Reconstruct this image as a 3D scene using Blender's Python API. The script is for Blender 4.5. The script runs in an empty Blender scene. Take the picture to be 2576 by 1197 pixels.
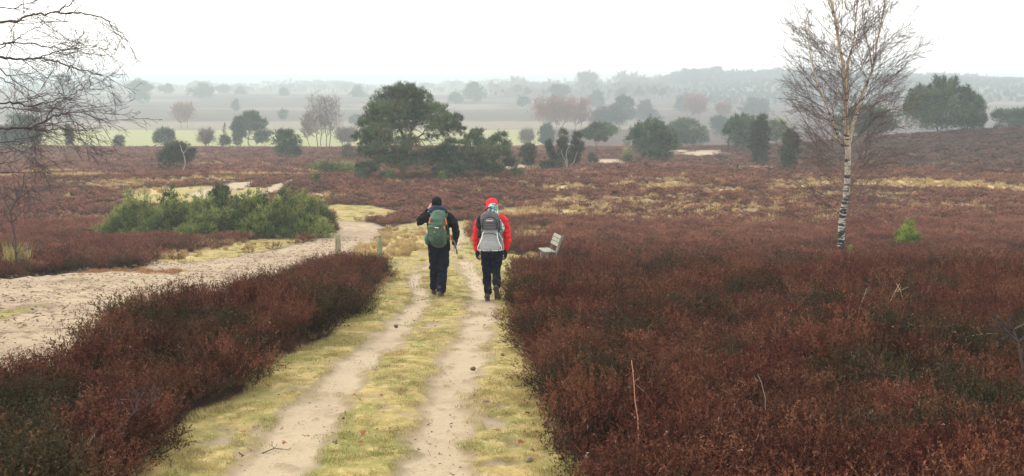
import bpy, math, bmesh
import numpy as np
from mathutils import Vector, Matrix
from math import radians as R, pi, sin, cos, tan, atan, sqrt

S = bpy.context.scene
COL = S.collection
rng = np.random.default_rng(7)

# ------------------------------------------------------------------ camera
F, CX, CY, HY = 2600.0, 1287.5, 598.5, 200.0     # focal length and centre in pixels of a 2575 x 1197 picture
PITCH = atan((CY - HY) / F)
cam_d = bpy.data.cameras.new("camera"); cam = bpy.data.objects.new("camera", cam_d); COL.objects.link(cam)
cam_d.sensor_width = 36.0; cam_d.lens = 36.0 * F / 2575.0
cam_d.clip_start = 0.1; cam_d.clip_end = 12000
cam.location = (0, 0, 0); cam.rotation_euler = (pi / 2 - PITCH, 0, 0)
S.camera = cam

def ray(px, py):
    u, v = (px - CX) / F, (CY - py) / F
    return np.array([u, cos(PITCH) + v * sin(PITCH), -sin(PITCH) + v * cos(PITCH)])

# ------------------------------------------------------------------ noise
_tab = np.random.default_rng(99).random((256, 256))
def vnoise(x, y):
    xi, yi = np.floor(x).astype(int), np.floor(y).astype(int)
    fx, fy = x - xi, y - yi
    fx, fy = fx * fx * (3 - 2 * fx), fy * fy * (3 - 2 * fy)
    a, b = _tab[xi & 255, yi & 255], _tab[(xi + 1) & 255, yi & 255]
    c, d = _tab[xi & 255, (yi + 1) & 255], _tab[(xi + 1) & 255, (yi + 1) & 255]
    return (a * (1 - fx) + b * fx) * (1 - fy) + (c * (1 - fx) + d * fx) * fy
def fbm(x, y, s=1.0, o=4, off=0.0):
    x = np.asarray(x, float) / s + 31.7 + off; y = np.asarray(y, float) / s + 11.3 - off * 1.7
    t, a, n = 0, 1.0, 0
    for k in range(o):
        t = t + a * (vnoise(x * 2 ** k + k * 17.1, y * 2 ** k - k * 9.3) - 0.5) * 2; n += a; a *= 0.5
    return t / n
def sm(x, a, b):
    t = np.clip((np.asarray(x, float) - a) / (b - a), 0, 1); return t * t * (3 - 2 * t)

# ------------------------------------------------------------------ lie of the land
PROF = [(7.1, 1197), (10.3, 930), (13.5, 828), (17.8, 750), (24, 696), (31, 655), (42, 592), (52, 548), (62, 502), (75, 450), (95, 421),
        (115, 400), (140, 373), (170, 371), (210, 364), (260, 341), (330, 312), (420, 282), (520, 256), (620, 237), (720, 238),
        (900, 231), (1500, 221), (4000, 208), (9000, 204)]
_pd = [-60, 0, 3.5]; _pz = [2.2, 2.35, 2.48]
def far(d): return d if d < 70 else 70 + (d - 70) * 1.3     # spacing of the things that stand beyond the near heath
for d, py in PROF:
    d = far(d)
    r = ray(CX, py); _pd.append(d); _pz.append(-r[2] / r[1] * d)
_s = np.linspace(np.log(2), np.log(9000), 900); _dd = np.exp(_s)
_zz = np.interp(_dd, _pd, _pz)
_k = np.hanning(23); _k /= _k.sum()
_zs = np.convolve(np.pad(_zz, 11, mode='edge'), _k, 'valid')

def height(x, y):
    x = np.asarray(x, float); y = np.asarray(y, float)
    z = -np.where(y < 3, np.interp(y, _pd, _pz), np.interp(np.maximum(y, 2.01), _dd, _zs))
    A = np.interp(x, [22, 37, 43, 60, 89, 155], [0, 1.2, 2.2, 3.7, 5.1, 6.1])
    sg = np.where(y < 125, 25.0, 33.0)
    z = z + A * np.exp(-((y - 125) / sg) ** 2)
    z = z + 11.5 * sm(x, 85, 210) * np.exp(-((y - 940) / 230.0) ** 2)
    amp = 0.035 + 0.22 * sm(y, 22, 70) + 0.8 * sm(y, 380, 800)
    z = z + amp * fbm(x, y, 5 + y * 0.05, 4)
    return z

_t = np.exp(np.linspace(np.log(2.5), np.log(6000), 3000))
def at(px, py, h=0.0):
    """the ground point (raised h) that a picture point looks at"""
    r = ray(px, py)
    P = _t[:, None] * r[None, :]
    g = P[:, 2] - (height(P[:, 0], P[:, 1]) + h)
    k = int(np.argmax(g < 0))
    if g[k] >= 0: k = len(_t) - 1
    if k == 0: return P[0]
    a = g[k - 1] / (g[k - 1] - g[k] + 1e-12)
    return P[k - 1] * (1 - a) + P[k] * a
def at_d(px, py, d):
    r = ray(px, py); return r * (d / r[1])

# ------------------------------------------------------------------ ground cover areas (ground polygons)
def poly(pts):
    return np.array([at(*p)[:2] for p in pts])
def sdf(P, x, y):
    """signed distance, negative inside"""
    m = (x > P[:, 0].min() - 8) & (x < P[:, 0].max() + 8) & (y > P[:, 1].min() - 8) & (y < P[:, 1].max() + 8)
    out = np.full(x.shape, 9.0)
    X, Y = x[m], y[m]
    if not len(X): return out
    dm = np.full(X.shape, 1e9); ins = np.zeros(X.shape, bool)
    for i in range(len(P)):
        a, b = P[i - 1], P[i]; e = b - a
        t = np.clip(((X - a[0]) * e[0] + (Y - a[1]) * e[1]) / (e @ e + 1e-12), 0, 1)
        dm = np.minimum(dm, np.hypot(X - a[0] - t * e[0], Y - a[1] - t * e[1]))
        c = (a[1] > Y) != (b[1] > Y)
        with np.errstate(divide='ignore', invalid='ignore'):
            ins ^= c & (X < (b[0] - a[0]) * (Y - a[1]) / (b[1] - a[1]) + a[0])
    out[m] = np.where(ins, -dm, dm)
    return out
def pline(P, x, y, W):
    """coverage of a strip of half width W(i) along a polyline"""
    out = np.full(x.shape, 9.0)
    for i in range(1, len(P)):
        a, b = P[i - 1], P[i]; e = b - a
        t = np.clip(((x - a[0]) * e[0] + (y - a[1]) * e[1]) / (e @ e), 0, 1)
        w = W[i - 1] * (1 - t) + W[i] * t
        out = np.minimum(out, np.hypot(x - a[0] - t * e[0], y - a[1] - t * e[1]) - w)
    return out

P_PATH = poly([(-150, 1600), (330, 1197), (395, 1080), (490, 1030), (585, 985), (605, 940), (680, 900), (770, 872), (850, 815), (890, 790), (918, 742),
    (962, 706), (930, 686), (885, 668), (868, 645), (875, 622), (930, 612), (960, 590), (985, 566), (1040, 558), (1120, 553), (1185, 556),
    (1200, 600), (1225, 640), (1290, 636), (1362, 648), (1362, 668), (1318, 680), (1304, 694), (1312, 765), (1330, 875), (1368, 985), (1400, 1055), (1462, 1190), (1680, 1600)])
P_SAND = poly([(-500, 712), (0, 702), (110, 694), (200, 690), (350, 676), (395, 658), (470, 660), (560, 645), (640, 638), (740, 615), (800, 598), (848, 590),
    (835, 566), (850, 556), (900, 556), (945, 562), (968, 575), (950, 598), (905, 620), (870, 650, .2), (800, 652, .4), (720, 665, .45), (620, 690, .45),
    (540, 715, .45), (450, 742, .45), (400, 748, .45), (290, 775, .5), (245, 832, .45), (160, 858, .45), (60, 872, .45), (0, 888, .45), (-500, 1010, .45)])
P_VERGE = poly([(385, 658), (410, 648), (480, 640), (560, 622), (640, 602), (740, 590), (800, 584), (850, 585), (815, 598), (740, 616), (600, 645), (480, 662)])
P_WEDGE = poly([(815, 517), (850, 512), (920, 516), (1000, 528), (1010, 536), (960, 548), (900, 560), (830, 556)])
P_FTRK1 = poly([(470, 492), (520, 472), (590, 460), (655, 454), (640, 466), (590, 480), (560, 492), (530, 508)])
P_FTRK2 = poly([(640, 498), (662, 478), (700, 460), (742, 450), (730, 463), (695, 480), (670, 500)])
P_FGRS = poly([(290, 508), (330, 484), (430, 472), (520, 464), (600, 470), (690, 470), (690, 490), (640, 505), (500, 520), (350, 516)])
LRUT = [(560, 1330), (620, 1270), (690, 1172), (777, 1051), (882, 925), (985, 840), (1052, 765), (1058, 735), (1040, 703), (1052, 678), (1100, 655), (1150, 620), (1162, 590), (1150, 566)]
LRW = [.26, .26, .25, .24, .21, .19, .17, .12, .12, .07, .10, .2, .2, .1]
RRUT = [(1040, 1330), (1066, 1270), (1097, 1172), (1125, 1014), (1165, 903), (1196, 819), (1215, 766), (1198, 708), (1180, 680), (1165, 655)]
RRW = [.26, .26, .26, .25, .25, .24, .22, .17, .22, .3]
LR = np.array([at(*p)[:2] for p in LRUT]); RR = np.array([at(*p)[:2] for p in RRUT])
# straw patches in the heath: (px, py, half width px, half height px, strength)
STRAW = [(2300, 458, 330, 10, .9), (2480, 470, 160, 9, .9), (2050, 458, 120, 9, .6), (1430, 472, 90, 7, 1), (1560, 465, 60, 6, .9), (1700, 470, 120, 8, .9), (1830, 478, 90, 6, .7), (1310, 462, 40, 4, .5),
    (1430, 505, 60, 12, .8), (1350, 535, 150, 10, .8), (1480, 528, 120, 6, 1), (1600, 500, 130, 9, .5), (1800, 520, 200, 14, .4), (1300, 540, 40, 8, .9), (1450, 545, 160, 6, .7), (2010, 470, 90, 6, .7),
    (2350, 520, 180, 10, .4), (2150, 490, 200, 10, .5), (1700, 560, 260, 18, .25), (2300, 590, 260, 20, .12), (1330, 590, 60, 22, .55), (1290, 620, 30, 14, .7),
    (100, 432, 90, 4, 1), (200, 440, 120, 4, .8), (20, 442, 60, 7, .8), (330, 458, 200, 3.5, .9), (520, 450, 120, 3.5, .9), (660, 440, 130, 3.5, .9), (790, 432, 60, 3, .8),
    (280, 470, 90, 6, .9), (160, 463, 60, 3, .8), (210, 410, 40, 2.5, .8), (470, 415, 70, 3, .8), (560, 412, 40, 3, .7), (380, 480, 60, 8, .9), (330, 487, 60, 4, .6), (840, 497, 50, 5, .7), (800, 490, 40, 4, .6),
    (1000, 458, 60, 3, .6), (1240, 452, 60, 4, .8), (1130, 455, 40, 2, .4), (160, 560, 60, 5, .4), (330, 560, 50, 4, .4), (950, 585, 40, 14, .9), (1000, 600, 60, 26, .95), (1010, 625, 50, 22, .9), (900, 622, 30, 10, .9), (1230, 600, 40, 20, .5), (900, 640, 40, 20, .9), (960, 640, 50, 22, .9),
    (560, 620, 90, 14, .6), (440, 645, 60, 10, .8), (1340, 660, 45, 18, .7), (1900, 424, 60, 5, .5), (1460, 430, 20, 4, .5), (520, 600, 60, 6, .4), (1650, 530, 420, 42, .32), (2100, 560, 300, 30, .2)]
SANDP = [(1765, 385, 70, 9, 1), (1700, 380, 40, 6, .9), (1530, 407, 55, 8, 1), (1320, 418, 70, 7, .8), (1270, 425, 50, 5, .7), (1470, 420, 30, 4, .5), (960, 385, 40, 2, .5), (875, 380, 60, 2, .3)]
RUST = [(250, 683, 55, 6, 1), (400, 686, 60, 5, 1), (330, 683, 60, 4, .5)]
GREENP = [(15, 790, 70, 34, 1), (180, 705, 30, 6, .7), (470, 490, 60, 12, .9)]
def ell(L):
    out = []
    for px, py, rx, ry, s in L:
        c = at(px, py); a = at(px, py + ry); b = at(px, py - ry)
        out.append((c[0], c[1], rx / F * c[1] * 1.01, max(.35, abs(b[1] - a[1]) / 2), s))
    return out
E_STRAW, E_SANDP, E_RUST, E_GREENP = ell(STRAW), ell(SANDP), ell(RUST), ell(GREENP)
def cov(E, x, y, soft=.55):
    out = np.zeros(x.shape)
    for cx, cy, rx, ry, s in E:
        m = (abs(x - cx) < rx * 1.7) & (abs(y - cy) < ry * 1.7)
        if not m.any(): continue
        X, Y = x[m], y[m]
        r = np.hypot((X - cx) / rx, (Y - cy) / ry) + .55 * fbm(X, Y, .5 + cy * .022, 4, 3.3)
        v = s * (1 - sm(r, 1 - soft, 1 + .2)); out[m] = np.maximum(out[m], v)
    return out

def masks(x, y):
    x = np.asarray(x, float); y = np.asarray(y, float)
    ns = np.clip(.09 + y * .004, 0, 1)
    y0 = y; n = fbm(x, y, .6 + y * .01, 4, 1.1); n2 = fbm(x, y, .18 + y * .004, 3, 5.2); n3 = fbm(x, y, 1.7, 3, 8.8)
    dp = sdf(P_PATH, x, y) + n * ns * 1.6
    path = 1 - sm(dp, -.10 * (1 + y * .03), .06)
    wedge = 1 - sm(sdf(P_WEDGE, x, y) + n * .7, -.4, .2)
    fgr = 1 - sm(sdf(P_FGRS, x, y) + n * 1.0, -.8, .3)
    ver = 1 - sm(sdf(P_VERGE, x, y) + n * .35, -.25, .15)
    dl = np.minimum(pline(LR, x, y, LRW), pline(RR, x, y, RRW))
    rut = 1 - sm(dl + n * .11 + n2 * .12, -.10, .12)
    rut = rut * np.where(n2 > .42, .6, 1)
    rut = np.maximum(rut, path * sm(n3 * .7 + n2 * .9 + n * .3, .34, .6) * .75 * sm(-dp, .2, .5))      # worn bare spots between the ruts
    strk = 1 - sm(sdf(P_SAND, x, y) + n * .3, -.18, .14)
    ft = np.maximum(1 - sm(sdf(P_FTRK1, x, y) + n * .4, -.3, .3), 1 - sm(sdf(P_FTRK2, x, y) + n * .4, -.3, .3))
    sp = cov(E_SANDP, x, y); straw = cov(E_STRAW, x, y); rust = cov(E_RUST, x, y); gp = cov(E_GREENP, x, y)
    sand = np.maximum.reduce([rut * path, strk * (1 - ver) * (1 - gp * .9) * (1 - rust * .9), ft, sp])
    heathn = sm(fbm(x, y * 2.6, 5.5, 5, 2.2), .30, .55) * sm(y, 34, 48) * (1 - sm(y, 90, 110)) * .55
    hill = sm(x, 15, 30) * sm(y, 83, 92) * (1 - sm(y, 140, 165))
    straw = np.maximum(straw, heathn * (1 - hill) * (.35 + .65 * sm(x, -8, 2)))
    field = sm(y + n * 3, 184, 191) * (1 - sm(y + n * 5, 351, 363)) * (1 - sm(x, 6, 12))
    grass = np.maximum.reduce([path, wedge, fgr, ver, gp])
    tanf = sm(y + n * 6, 356, 366) * (1 - sm(y + n * 8, 421, 440)) * (1 - sm(x, 32, 90))
    tanf = np.maximum(tanf, .8 * sm(fbm(x * .35, y, 38, 4, 7.7), .05, .35) * sm(y, 500, 560))
    return dict(sand=sand, grass=grass * (1 - sand), straw=np.clip(straw, 0, 1) * (1 - sand), field=field, rust=rust, tanf=tanf, rutd=rut * path, path=path, strk=strk)

# ------------------------------------------------------------------ helpers: scene objects
def tag(o, label=None, cat=None, group=None, kind=None):
    if label: o['label'] = label
    if cat: o['category'] = cat
    if group: o['group'] = group
    if kind: o['kind'] = kind
    return o
def link(o, parent=None):
    COL.objects.link(o)
    if parent is not None: o.parent = parent
    return o
def empty(name, loc, label=None, cat=None, group=None, rz=0):
    o = bpy.data.objects.new(name, None); o.location = loc; o.rotation_euler = (0, 0, rz); o.empty_display_size = .2
    link(o); return tag(o, label, cat, group)
def mesh_np(name, V, Fc, mat, parent=None, attrs=None, loc=None, smooth=False, linkit=True):
    """V (n,3); Fc (m,k) equal-size faces"""
    me = bpy.data.meshes.new(name)
    V = np.ascontiguousarray(V, dtype=np.float32); Fc = np.ascontiguousarray(Fc, dtype=np.int32)
    me.vertices.add(len(V)); me.vertices.foreach_set('co', V.ravel())
    m, k = Fc.shape
    me.loops.add(m * k); me.loops.foreach_set('vertex_index', Fc.ravel())
    me.polygons.add(m); me.polygons.foreach_set('loop_start', np.arange(m, dtype=np.int32) * k)
    if smooth: me.polygons.foreach_set('use_smooth', np.ones(m, bool))
    me.update(calc_edges=True)
    for an, av in (attrs or {}).items():
        av = np.asarray(av, dtype=np.float32)
        a = me.attributes.new(an, 'FLOAT', 'POINT'); a.data.foreach_set('value', av)
    if mat: me.materials.append(mat)
    o = bpy.data.objects.new(name, me)
    if loc is not None: o.location = loc
    if linkit: link(o, parent)
    return o

class Tubes:
    """many tapering tubes collected into one mesh"""
    def __init__(s): s.V, s.F, s.A, s.n = [], [], [], 0
    def add(s, P, Rr, sides=4, a=0.0):
        P = np.asarray(P, float); n = len(P); Rr = np.broadcast_to(np.asarray(Rr, float), (n,))
        T = np.gradient(P, axis=0); T /= np.linalg.norm(T, axis=1)[:, None] + 1e-9
        ref = np.array([0, 0, 1.0]) if abs(T[:, 2]).mean() < .8 else np.array([1.0, 0, 0])
        U = np.cross(T, ref); U /= np.linalg.norm(U, axis=1)[:, None] + 1e-9
        W = np.cross(T, U)
        an = np.arange(sides) * 2 * pi / sides
        ring = P[:, None, :] + Rr[:, None, None] * (np.cos(an)[None, :, None] * U[:, None, :] + np.sin(an)[None, :, None] * W[:, None, :])
        s.V.append(ring.reshape(-1, 3)); s.A.append(np.full(n * sides, a))
        i = np.arange(n - 1)[:, None] * sides; j = np.arange(sides)[None, :]; j2 = (j + 1) % sides
        f = np.stack([i + j, i + j2, i + sides + j2, i + sides + j], -1).reshape(-1, 4) + s.n
        s.F.append(f)
        if sides == 4:
            s.F.append(np.array([[3, 2, 1, 0], [0, 1, 2, 3]]) + np.array([[s.n], [s.n + (n - 1) * sides]]))
        elif sides > 4:
            e = s.n + (n - 1) * sides
            for q in range(1, sides - 2, 2):
                s.F.append(np.array([[e, e + q, e + q + 1, e + q + 2]]))
        s.n += n * sides
    def build(s, name, mat, parent=None, loc=None, smooth=True):
        V = np.concatenate(s.V)
        if loc is not None: V = V - np.asarray(loc)
        return mesh_np(name, V, np.concatenate(s.F), mat, parent, {'a': np.concatenate(s.A)}, smooth=smooth)

# ------------------------------------------------------------------ materials
class N:
    def __init__(s, name, disp=False):
        s.m = bpy.data.materials.new(name); s.m.use_nodes = True; s.t = s.m.node_tree
        s.t.nodes.clear(); s.out = s.t.nodes.new('ShaderNodeOutputMaterial')
        s.b = s.t.nodes.new('ShaderNodeBsdfPrincipled'); s.t.links.new(s.b.outputs[0], s.out.inputs[0])
        s.b.inputs['Roughness'].default_value = .85; s.b.inputs['Specular IOR Level'].default_value = .2
    def set(s, sock, v):
        if isinstance(v, bpy.types.NodeSocket): s.t.links.new(v, sock)
        elif isinstance(v, (tuple, list)) and len(v) == 3 and sock.type == 'RGBA': sock.default_value = (*v, 1)
        else: sock.default_value = v
    def noise(s, scale, detail=4, rough=.55, vec=None, out='Fac', dist=0.0):
        n = s.t.nodes.new('ShaderNodeTexNoise'); n.inputs['Scale'].default_value = scale; n.inputs['Detail'].default_value = detail
        n.inputs['Roughness'].default_value = rough; n.inputs['Distortion'].default_value = dist
        s.t.links.new(vec if vec is not None else s.pos(), n.inputs['Vector']); return n.outputs[out]
    def pos(s):
        if not hasattr(s, '_p'): s._p = s.t.nodes.new('ShaderNodeNewGeometry').outputs['Position']
        return s._p
    def objc(s):
        if not hasattr(s, '_o'): s._o = s.t.nodes.new('ShaderNodeTexCoord').outputs['Object']
        return s._o
    def scale(s, vec, sc):
        n = s.t.nodes.new('ShaderNodeVectorMath'); n.operation = 'MULTIPLY'; s.t.links.new(vec, n.inputs[0]); n.inputs[1].default_value = sc
        return n.outputs[0]
    def attr(s, name):
        n = s.t.nodes.new('ShaderNodeAttribute'); n.attribute_name = name; return n.outputs['Fac']
    def ramp(s, f, a, b, c0=0.0, c1=1.0):
        n = s.t.nodes.new('ShaderNodeMapRange'); n.clamp = True
        s.set(n.inputs[0], f); n.inputs[1].default_value = a; n.inputs[2].default_value = b; n.inputs[3].default_value = c0; n.inputs[4].default_value = c1
        return n.outputs[0]
    def mix(s, f, a, b, mode='MIX'):
        n = s.t.nodes.new('ShaderNodeMix'); n.data_type = 'RGBA'; n.blend_type = mode
        s.set(n.inputs[0], f); s.set(n.inputs[6], a); s.set(n.inputs[7], b); return n.outputs[2]
    def math(s, op, a, b=0.0, clamp=False):
        n = s.t.nodes.new('ShaderNodeMath'); n.operation = op; n.use_clamp = clamp; s.set(n.inputs[0], a); s.set(n.inputs[1], b); return n.outputs[0]
    def gray(s, f):
        n = s.t.nodes.new('ShaderNodeCombineColor'); [s.t.links.new(f, n.inputs[i]) for i in range(3)]; return n.outputs[0]
    def rnd(s):
        return s.t.nodes.new('ShaderNodeObjectInfo').outputs['Random']
    def bump(s, h, strength=.5, dist=.02):
        n = s.t.nodes.new('ShaderNodeBump'); n.inputs['Strength'].default_value = strength; n.inputs['Distance'].default_value = dist
        s.set(n.inputs['Height'], h); s.t.links.new(n.outputs[0], s.b.inputs['Normal'])
    def done(s, col, rough=None, spec=None, sheen=None, metal=None):
        s.set(s.b.inputs['Base Color'], col)
        if rough is not None: s.set(s.b.inputs['Roughness'], rough)
        if spec is not None: s.b.inputs['Specular IOR Level'].default_value = spec
        if metal is not None: s.b.inputs['Metallic'].default_value = metal
        return s.m
    def translucent(s, col, f=.3):
        t = s.t.nodes.new('ShaderNodeBsdfTranslucent'); s.set(t.inputs[0], col)
        m = s.t.nodes.new('ShaderNodeMixShader'); m.inputs[0].default_value = f
        s.t.links.new(s.b.outputs[0], m.inputs[1]); s.t.links.new(t.outputs[0], m.inputs[2]); s.t.links.new(m.outputs[0], s.out.inputs[0])

def simple(name, col, rough=.8, spec=.2, var=.25, scale=14, bump=.25, bscale=60, bdist=.01, metal=None, obj=True):
    n = N(name); v = n.objc() if obj else n.pos()
    f = n.noise(scale, 4, vec=v)
    c = n.mix(f, tuple(x * (1 - var) for x in col), tuple(min(1, x * (1 + var)) for x in col))
    if bump: n.bump(n.noise(bscale, 3, vec=v), bump, bdist)
    return n.done(c, rough, spec, metal=metal)
# ------------------------------------------------------------------ ground sheet
def ground_material():
    n = N('heath_ground')
    p = n.pos()
    big = n.noise(.12, 4); mid = n.noise(1.1, 5); fine = n.noise(9, 6, .65); vf = n.noise(60, 4, .7)
    # heather ground: dark litter close by, closed heather canopy colour far away
    sep = n.t.nodes.new('ShaderNodeSeparateXYZ'); n.t.links.new(p, sep.inputs[0])
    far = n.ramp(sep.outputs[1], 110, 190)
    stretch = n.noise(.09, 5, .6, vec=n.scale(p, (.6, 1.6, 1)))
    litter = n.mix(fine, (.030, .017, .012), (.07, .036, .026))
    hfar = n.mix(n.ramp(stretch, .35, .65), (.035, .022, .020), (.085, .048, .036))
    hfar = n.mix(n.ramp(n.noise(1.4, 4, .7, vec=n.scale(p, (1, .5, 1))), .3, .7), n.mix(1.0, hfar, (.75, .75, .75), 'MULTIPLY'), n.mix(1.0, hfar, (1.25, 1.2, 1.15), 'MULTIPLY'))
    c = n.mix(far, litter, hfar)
    # straw in the heath
    straw = n.mix(fine, (.26, .19, .09), (.46, .36, .18))
    c = n.mix(n.math('MULTIPLY', n.attr('straw'), n.ramp(fine, .35, .55, .55, 1)), c, straw)
    c = n.mix(n.attr('tanf'), c, n.mix(mid, (.135, .10, .075), (.20, .155, .11)))
    # short turf
    g1 = n.mix(n.ramp(n.noise(1.6, 6, .7), .42, .60), (.39, .30, .125), (.21, .225, .065))
    g2 = n.mix(n.ramp(fine, .3, .7), n.mix(1.0, g1, (.72, .70, .62), 'MULTIPLY'), n.mix(1.0, g1, (1.3, 1.26, 1.2), 'MULTIPLY'))
    g2 = n.mix(n.ramp(vf, .35, .65, .45, 0), g2, (.22, .17, .08))
    g3 = n.mix(n.ramp(n.noise(4.5, 7, .75), .48, .66), g2, n.mix(fine, (.34, .24, .10), (.56, .43, .20)))
    g3 = n.mix(n.ramp(n.noise(38, 5, .8), .35, .58, .55, 0), g3, (.16, .125, .05))
    c = n.mix(n.attr('grass'), c, g3)
    c = n.mix(n.math('MULTIPLY', n.attr('straw'), .85), c, n.mix(fine, (.34, .23, .10), (.54, .40, .19)))
    # field
    fl = n.mix(n.noise(.05, 4, vec=n.scale(p, (.4, 1.5, 1))), (.20, .205, .08), (.26, .25, .10))
    c = n.mix(n.attr('field'), c, fl)
    # sand
    clod = n.noise(6.5, 7, .72, vec=n.scale(p, (.45, 1.1, 1)), dist=.25)
    sand = n.mix(n.ramp(mid, .3, .7), (.36, .285, .195), (.455, .365, .25))
    sand = n.mix(n.math('MULTIPLY', n.attr('strk'), n.ramp(n.noise(.55, 5, .65, vec=n.scale(p, (.6, 1.2, 1))), .45, .65, 0, .62)), sand, (.26, .18, .13))
    sand = n.mix(n.ramp(vf, .3, .7), n.mix(1.0, sand, (.78, .76, .72), 'MULTIPLY'), sand)
    sand = n.mix(n.math('MULTIPLY', n.ramp(clod, .50, .62), n.attr('strk'), True), sand, (.19, .13, .095))
    sand = n.mix(n.math('MULTIPLY', n.ramp(n.noise(2.2, 5, .7), .52, .66), .5), sand, (.24, .175, .11))
    sand = n.mix(n.ramp(n.noise(28, 4, .75, dist=.6), .60, .68), sand, (.13, .085, .05))
    c = n.mix(n.attr('sand'), c, sand)
    c = n.mix(n.attr('rust'), c, (.26, .12, .06))
    h = n.math('ADD', n.math('MULTIPLY', fine, .35), n.math('ADD', n.math('MULTIPLY', vf, .22), n.math('MULTIPLY', clod, n.attr('strk'))))
    n.bump(h, .6, .025)
    return n.done(c, .95, .1)

def build_ground():
    # fan shaped grid: fine close by, coarse at the horizon
    ys = np.concatenate([np.linspace(-60, 3, 24)[:-1], np.exp(np.linspace(np.log(3), np.log(60), 620))[:-1], np.exp(np.linspace(np.log(60), np.log(9000), 420))])
    ts = np.linspace(-1, 1, 560); ts = np.sign(ts) * (.55 * abs(ts) + .45 * abs(ts) ** 3)
    Y, T = np.meshgrid(ys, ts, indexing='ij')
    X = T * (np.maximum(Y, 3) * 1.15 + 4)
    x, y = X.ravel(), Y.ravel()
    m = masks(x, y)
    z = height(x, y)
    z = z - .045 * m['rutd'] + .085 * m['strk'] * fbm(x, y, .3, 4, 4.4) * sm(60 - y, 0, 20) + .004 * m['grass'] * fbm(x, y, .12, 3)
    V = np.stack([x, y, z], 1)
    r, c = Y.shape
    i = np.arange(r - 1)[:, None] * c; j = np.arange(c - 1)[None, :]
    Fc = np.stack([i + j, i + j + 1, i + c + j + 1, i + c + j], -1).reshape(-1, 4)
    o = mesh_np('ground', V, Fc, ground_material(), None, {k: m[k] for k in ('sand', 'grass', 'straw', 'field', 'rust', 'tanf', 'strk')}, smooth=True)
    tag(o, 'heath ground with sandy ruts, pale sand track and distant green field', kind='structure')
build_ground()

# ------------------------------------------------------------------ scattered ground cover (countless: stuff)
def scatter(name, P, scl, rot, idx, sources, label, cat):
    me = bpy.data.meshes.new(name)
    me.vertices.add(len(P)); me.vertices.foreach_set('co', np.ascontiguousarray(P, np.float32).ravel())
    a = me.attributes.new('scl', 'FLOAT_VECTOR', 'POINT'); a.data.foreach_set('vector', np.ascontiguousarray(scl, np.float32).ravel())
    a = me.attributes.new('rot', 'FLOAT_VECTOR', 'POINT'); a.data.foreach_set('vector', np.ascontiguousarray(rot, np.float32).ravel())
    a = me.attributes.new('idx', 'INT', 'POINT'); a.data.foreach_set('value', np.ascontiguousarray(idx, np.int32))
    o = bpy.data.objects.new(name, me); link(o)
    g = bpy.data.node_groups.new(name, 'GeometryNodeTree')
    g.interface.new_socket('Geometry', in_out='INPUT', socket_type='NodeSocketGeometry')
    g.interface.new_socket('Geometry', in_out='OUTPUT', socket_type='NodeSocketGeometry')
    nd, lk = g.nodes, g.links
    gi, go = nd.new('NodeGroupInput'), nd.new('NodeGroupOutput')
    iop = nd.new('GeometryNodeInstanceOnPoints'); jn = nd.new('GeometryNodeJoinGeometry')
    for s in sources[::-1]:
        oi = nd.new('GeometryNodeObjectInfo'); oi.inputs['Object'].default_value = s; oi.inputs['As Instance'].default_value = True
        lk.new(oi.outputs['Geometry'], jn.inputs[0])
    def na(nm, t):
        q = nd.new('GeometryNodeInputNamedAttribute'); q.data_type = t; q.inputs['Name'].default_value = nm; return q.outputs['Attribute']
    lk.new(gi.outputs[0], iop.inputs['Points']); lk.new(jn.outputs[0], iop.inputs['Instance'])
    iop.inputs['Pick Instance'].default_value = True
    lk.new(na('idx', 'INT'), iop.inputs['Instance Index']); lk.new(na('scl', 'FLOAT_VECTOR'), iop.inputs['Scale'])
    er = nd.new('FunctionNodeEulerToRotation'); lk.new(na('rot', 'FLOAT_VECTOR'), er.inputs[0]); lk.new(er.outputs[0], iop.inputs['Rotation'])
    lk.new(iop.outputs[0], go.inputs[0])
    md = o.modifiers.new('scatter', 'NODES'); md.node_group = g
    tag(o, label, cat, kind='stuff')
    return o

def sample(y0, y1, dens, wid=.62, extra=2.0):
    area = wid * (y1 ** 2 - y0 ** 2) + 2 * extra * (y1 - y0)
    n = int(area * dens * 1.6)
    y = rng.uniform(y0, y1, n); x = rng.uniform(-1, 1, n) * (wid * y1 + extra)
    k = abs(x) < wid * y + extra
    x, y = x[k], y[k]
    want = int(area * dens)
    return x[:want], y[:want]

def heather_material():
    n = N('heather_shoots')
    h = n.attr('h'); r = n.rnd()
    reg = n.noise(.16, 3); loc = n.noise(1.1, 4); patch = n.noise(.7, 5, .62)
    sep = n.t.nodes.new('ShaderNodeSeparateXYZ'); n.t.links.new(n.pos(), sep.inputs[0])
    near = n.mix(n.ramp(loc, .38, .62), (.100, .026, .018), (.098, .041, .021))
    near = n.mix(n.ramp(r, .6, 1), near, (.145, .058, .032))
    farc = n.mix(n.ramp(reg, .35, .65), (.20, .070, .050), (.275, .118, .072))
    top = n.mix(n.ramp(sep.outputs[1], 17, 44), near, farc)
    hill = n.math('MULTIPLY', n.ramp(sep.outputs[0], 16, 34), n.math('MULTIPLY', n.ramp(sep.outputs[1], 84, 96), n.ramp(sep.outputs[1], 150, 190, 1, 0)))
    top = n.mix(n.math('MULTIPLY', hill, .65), top, (.085, .038, .034))
    top = n.mix(n.math('MULTIPLY', n.ramp(patch, .51, .58), n.ramp(sep.outputs[1], 20, 40, .9, .4)), top, (.034, .032, .014))
    top = n.mix(1.0, top, n.gray(n.ramp(r, 0, 1, .5, 1.4)), 'MULTIPLY')
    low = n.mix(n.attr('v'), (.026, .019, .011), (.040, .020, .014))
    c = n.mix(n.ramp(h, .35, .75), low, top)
    c = n.mix(n.ramp(n.attr('v'), .92, .97), c, n.mix(r, (.34, .19, .11), (.25, .20, .17)))
    n.mt = c
    return n.done(c, .9, .06)

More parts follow.
